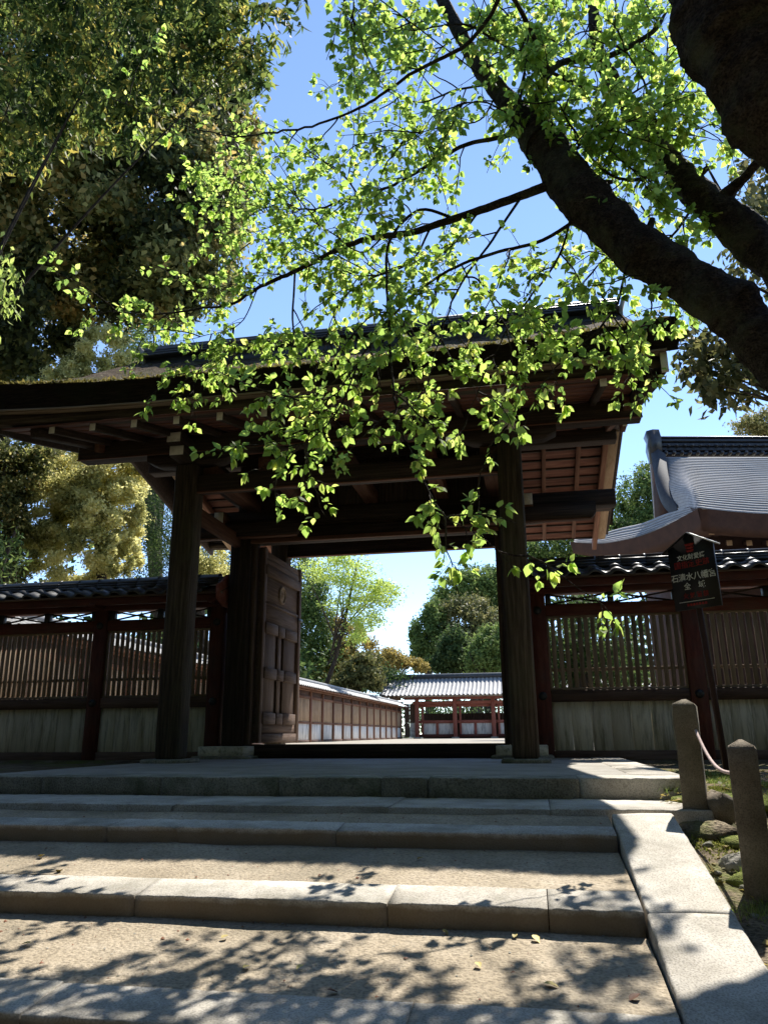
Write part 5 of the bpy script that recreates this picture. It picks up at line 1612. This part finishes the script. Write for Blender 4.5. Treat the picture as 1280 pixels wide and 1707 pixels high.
B_ = [pxblob(255, 850, 60, 90, 23), pxblob(300, 900, 70, 90, 23), pxblob(230, 930, 60, 60, 22.5), pxblob(360, 930, 60, 60, 23), pxblob(270, 780, 60, 60, 23.5), pxblob(400, 960, 60, 60, 24)]
tree('conifer_tree', 'dark green conifer between the front post and the blossoming tree', (-9.6, 22.6, 0), B_, 30000, .10, 'dark_leaf', None, .25, 60, .16, .6, (.5, .25), TV=T_LAN_V)
B_ = [pxblob(350, 945, 28, 40, 20), pxblob(345, 960, 35, 30, 20)]
tree('blossom_tree', 'small pale blossoming tree seen between the front post and the door post', (-7.8, 20.2, 0), B_, 9000, .07, 'blossom_leaf', 'blossoming trees behind the left fence', .12, 30, .14, .75, (.5, .22))
B_ = [pxblob(225, 590, 30, 45, 26), pxblob(222, 640, 30, 50, 26), pxblob(260, 620, 50, 60, 27)]
tree('conifer_tree', 'tall green tree peeping over the left end of the gate ridge', (-12.6, 26, 0), B_, 12000, .11, 'green_leaf', None, .3, 40, .16, .6, (.5, .25))
B_ = [pxblob(12, 915, 26, 26, 11.6, .4), pxblob(0, 945, 40, 22, 11.6, .4), pxblob(-30, 920, 40, 40, 11.6, .5)]
tree('laurel_shrub', 'glossy green laurel shrub just behind the left fence roof', (-8.3, 11.7, 0), B_, 700, .13, 'green_leaf', None, .05, 30, .2, .5, (.6, .25), TV=T_LAN_V, droop=.1, cat='shrub', extra_limbs=6)

# beyond the courtyard, seen through the gate: left group
FG = 'trees beyond the courtyard fence'
B_ = [pxblob(505, 985, 42, 60, 46), pxblob(500, 1040, 45, 60, 46), pxblob(525, 1040, 34, 50, 46), pxblob(515, 1090, 50, 40, 46), pxblob(470, 960, 60, 90, 46)]
tree('evergreen_tree', 'dark green leafy tree next to the open door leaf beyond the courtyard', (-15.5, 46, 0), B_, 26000, .20, 'green_leaf', FG, .3, 70, .15, .6, (.42, .25))
B_ = [pxblob(560, 950, 60, 22, 38, 1.2), pxblob(600, 975, 48, 20, 38, 1.2), pxblob(630, 995, 38, 24, 38, 1.2), pxblob(580, 1005, 40, 18, 38, 1.2), pxblob(610, 1035, 34, 20, 38, 1.2), pxblob(590, 1060, 20, 16, 38, 1.2), pxblob(575, 930, 34, 14, 38, 1.2), pxblob(640, 980, 24, 14, 38, 1.2)]
tree('maple_tree', 'light fresh-green maple with fine airy branches beyond the courtyard fence', (-11.2, 38, 0), B_, 12000, .13, 'fresh_leaf', FG, .13, 50, .2, .3, (.8, .18), flat=.7, extra_limbs=14)
B_ = [pxblob(570, 1060, 35, 30, 48), pxblob(600, 1085, 30, 30, 48), pxblob(575, 1110, 50, 25, 47)]
tree('golden_tree', 'golden brown tree below the light green maple', (-13.2, 48, 0), B_, 11000, .20, 'golden_leaf', FG, .25, 50, .15, .6, (.5, .25))
B_ = [pxblob(600, 1120, 28, 20, 44, 1.2), pxblob(615, 1100, 20, 14, 44, 1), pxblob(590, 1135, 42, 12, 44, 1.2), pxblob(625, 1130, 18, 20, 44, 1)]
tree('pine_tree', 'grey-green pine with layered boughs behind the courtyard fence', (-11.0, 44, 0), B_, 9000, .20, 'olive_leaf', FG, .2, 40, .16, .6, (.35, .2), flat=.6)
B_ = [pxblob(650, 1098, 22, 16, 66), pxblob(675, 1105, 24, 10, 66), pxblob(640, 1110, 30, 14, 66), pxblob(700, 1112, 14, 8, 66)]
tree('golden_tree', 'low golden tree behind the left end of the corridor roof', (-13.6, 66, 0), B_, 7000, .24, 'golden_leaf', FG, .25, 40, .18, .6, (.65, .22))
B_ = [pxblob(555, 1120, 60, 30, 52), pxblob(500, 1115, 40, 40, 50), pxblob(620, 1135, 60, 20, 56)]
tree('shrubby_tree', 'dark shrubby tree behind the courtyard fence roof', (-15.0, 52, 0), B_, 11000, .22, 'dark_leaf', FG, .2, 50, .16, .6, (.5, .25))
# right group on the hill
HG = 'trees on the hill behind the corridor'
hillspec = [
    ('round green tree crowning the hill behind the corridor', [(770, 985, 48, 30), (800, 975, 45, 28), (745, 1010, 28, 28), (830, 985, 40, 40)], 88, 'green_leaf', 24000, (.6, .24)),
    ('rounded brownish oak on the hill in front of the green crown', [(780, 1040, 52, 42), (765, 1075, 34, 32), (810, 1060, 40, 40)], 80, 'olive_leaf', 24000, (.5, .24)),
    ('pale green tree at the left foot of the hill', [(712, 1060, 26, 34), (705, 1090, 18, 26), (725, 1030, 18, 30)], 78, 'green_leaf', 11000, (.55, .24)),
    ('dark conical cypress in front of the hill oak', [(758, 1085, 26, 34), (750, 1105, 36, 16)], 74, 'dark_leaf', 9000, (.62, .25)),
    ('bright green rounded tree rising behind the corridor roof', [(815, 1085, 32, 34), (835, 1080, 40, 40), (800, 1105, 30, 16)], 70, 'green_leaf', 12000, (.75, .22)),
    ('dark wooded tree filling the gap on the hill', [(735, 1100, 40, 22), (790, 1100, 60, 24), (850, 1040, 50, 80)], 90, 'dark_leaf', 12000, (.6, .25)),
]
for k, (lab, bl, Y, mt, n, tone) in enumerate(hillspec):
    B_ = [pxblob(a, b_, c, d, Y) for a, b_, c, d in bl]
    cx = np.mean([q[0] for q in B_])
    tree('hill_tree', lab, (cx, Y, 0), B_, n, .34, mt, HG, .4, 60, .14, .65, tone)
# right: trees between the gate gable and the hall, and behind the hall
RG = 'trees behind the main hall'
for lab, bl, Y, mt, n, sz, tone in [
    ('green tree filling the gap between the gate gable and the hall roof', [(1075, 830, 45, 40), (1065, 880, 50, 45), (1085, 790, 22, 20), (1100, 860, 40, 60)], 42, 'green_leaf', 20000, .19, (.62, .24)),
    ('dense green tree under the gate gable over the fence', [(920, 915, 45, 26), (970, 910, 50, 26), (900, 940, 30, 26), (1020, 900, 50, 30)], 40, 'green_leaf', 15000, .17, (.55, .24)),
    ('light olive tree top above the dark hall ridge', [(1265, 712, 38, 16), (1300, 705, 50, 22)], 60, 'olive_leaf', 7000, .26, (.75, .2)),
    ('dark leafy tree seen through the lattice behind the right fence', [(960, 1060, 70, 60), (1010, 1110, 60, 40), (930, 1110, 40, 50)], 26, 'dark_leaf', 12000, .13, (.6, .24)),
]:
    B_ = [pxblob(a, b_, c, d, Y) for a, b_, c, d in bl]
    tree('leafy_tree', lab, (np.mean([q[0] for q in B_]), Y, 0), B_, n, sz, mt, RG, .3, 60, .15, .65, tone)
# olive evergreen sprays right of the cherry
B_ = [pxblob(1160, 590, 34, 34, 10.48, 0.56), pxblob(1200, 620, 45, 30, 10.48, 0.56), pxblob(1240, 640, 34, 24, 10.48, 0.47), pxblob(1190, 660, 22, 24, 10.32, 0.40), pxblob(1215, 590, 40, 34, 10.79, 0.63), pxblob(1140, 560, 20, 20, 10.48, 0.32), pxblob(1262, 380, 30, 60, 11.11, 0.79), pxblob(1250, 450, 40, 40, 11.11, 0.79), pxblob(1260, 310, 30, 40, 11.43, 0.79)]
tree('camellia_tree', 'olive-leaved evergreen with sprays hanging beside the cherry limb', (6.2, 11.2, 0), B_, 2200, .145, 'olive_leaf', None, .12, 22, .24, .35, (.42, .28), TV=T_DIA_V * [1, 1.15, 1], droop=.7, extra_limbs=24)
# unseen woods beside, behind and over the camera, added to cut sky light
wb = []
for k in range(30):
    a = R(150 + 240 * k / 29)            # an arc round the back, left to right
    for q in range(2):
        rr = RNG.uniform(9, 15)
        wb.append((-.5 + rr * math.cos(a) * 1.15, 1.0 + rr * math.sin(a), RNG.uniform(1.5, 4) + q * RNG.uniform(4, 7), RNG.uniform(2.2, 3.4), RNG.uniform(2.2, 3.4), RNG.uniform(2.4, 3.6)))
for k in range(16):
    wb.append((RNG.uniform(-12, 12), RNG.uniform(-13, -7), RNG.uniform(9, 16), 3.5, 3.0, 3.2))
for k in range(34):
    wb.append((RNG.uniform(-9, 6), RNG.uniform(-8, .2), RNG.uniform(5.5, 9), 1.9, 1.7, 1.2))
wb = [q for q in wb if not (q[1] > 4.5 and abs(q[0]) < 11)]
Bp, Nn, cl = crown_points(wb, 120000, 40, .2, .5)
ok = ~((Bp[:, 1] > 3.5) & (np.abs(Bp[:, 0]) < 8)) & (Bp[:, 2] > -.9)
Bp, Nn, cl = Bp[ok], Nn[ok], cl[ok]
tag(obj('unseen_woodland', leaf_mesh('unseen_woodland', Bp, rdir(len(Bp)), Nn, RNG.uniform(.3, .6, len(Bp)), 'dark_leaf', cl * .6)), kind='stuff')

# low woods behind the corridor and the inner fence
fb = [(x, RNG.uniform(61, 66), RNG.uniform(.5, 2.0), 2.6, 1.6, RNG.uniform(1.4, 2.2)) for x in np.arange(-16, 14, 1.8)]
fb += [(RNG.uniform(-14.5, -12), y, RNG.uniform(1.0, 3.0), 1.8, 2.2, RNG.uniform(2.2, 3.2)) for y in np.arange(20, 60, 1.6)]
fb += [(RNG.uniform(-13.5, -10.3), RNG.uniform(14.5, 20), RNG.uniform(.4, 1.7), 1.1, 1.1, RNG.uniform(.9, 1.5)) for k in range(16)]
fb += [(RNG.uniform(-15, -11.5), RNG.uniform(20, 28), RNG.uniform(.5, 2.5), 1.4, 1.4, RNG.uniform(1.2, 2.0)) for k in range(14)]
fb += [(RNG.uniform(1.5, 12), RNG.uniform(30, 37), RNG.uniform(1, 4), 2.4, 2.0, RNG.uniform(2.0, 3.0)) for k in range(16)]
fb += [(RNG.uniform(-60, 60), RNG.uniform(95, 120), RNG.uniform(0, 3), 7, 4, RNG.uniform(2.5, 5)) for k in range(40)]
Bp, Nn, cl = crown_points(fb, 90000, 40, .2, .5)
tag(obj('distant_woods', leaf_mesh('distant_woods', Bp, rdir(len(Bp)), Nn, RNG.uniform(.2, .45, len(Bp)), 'dark_leaf', cl)), kind='stuff')
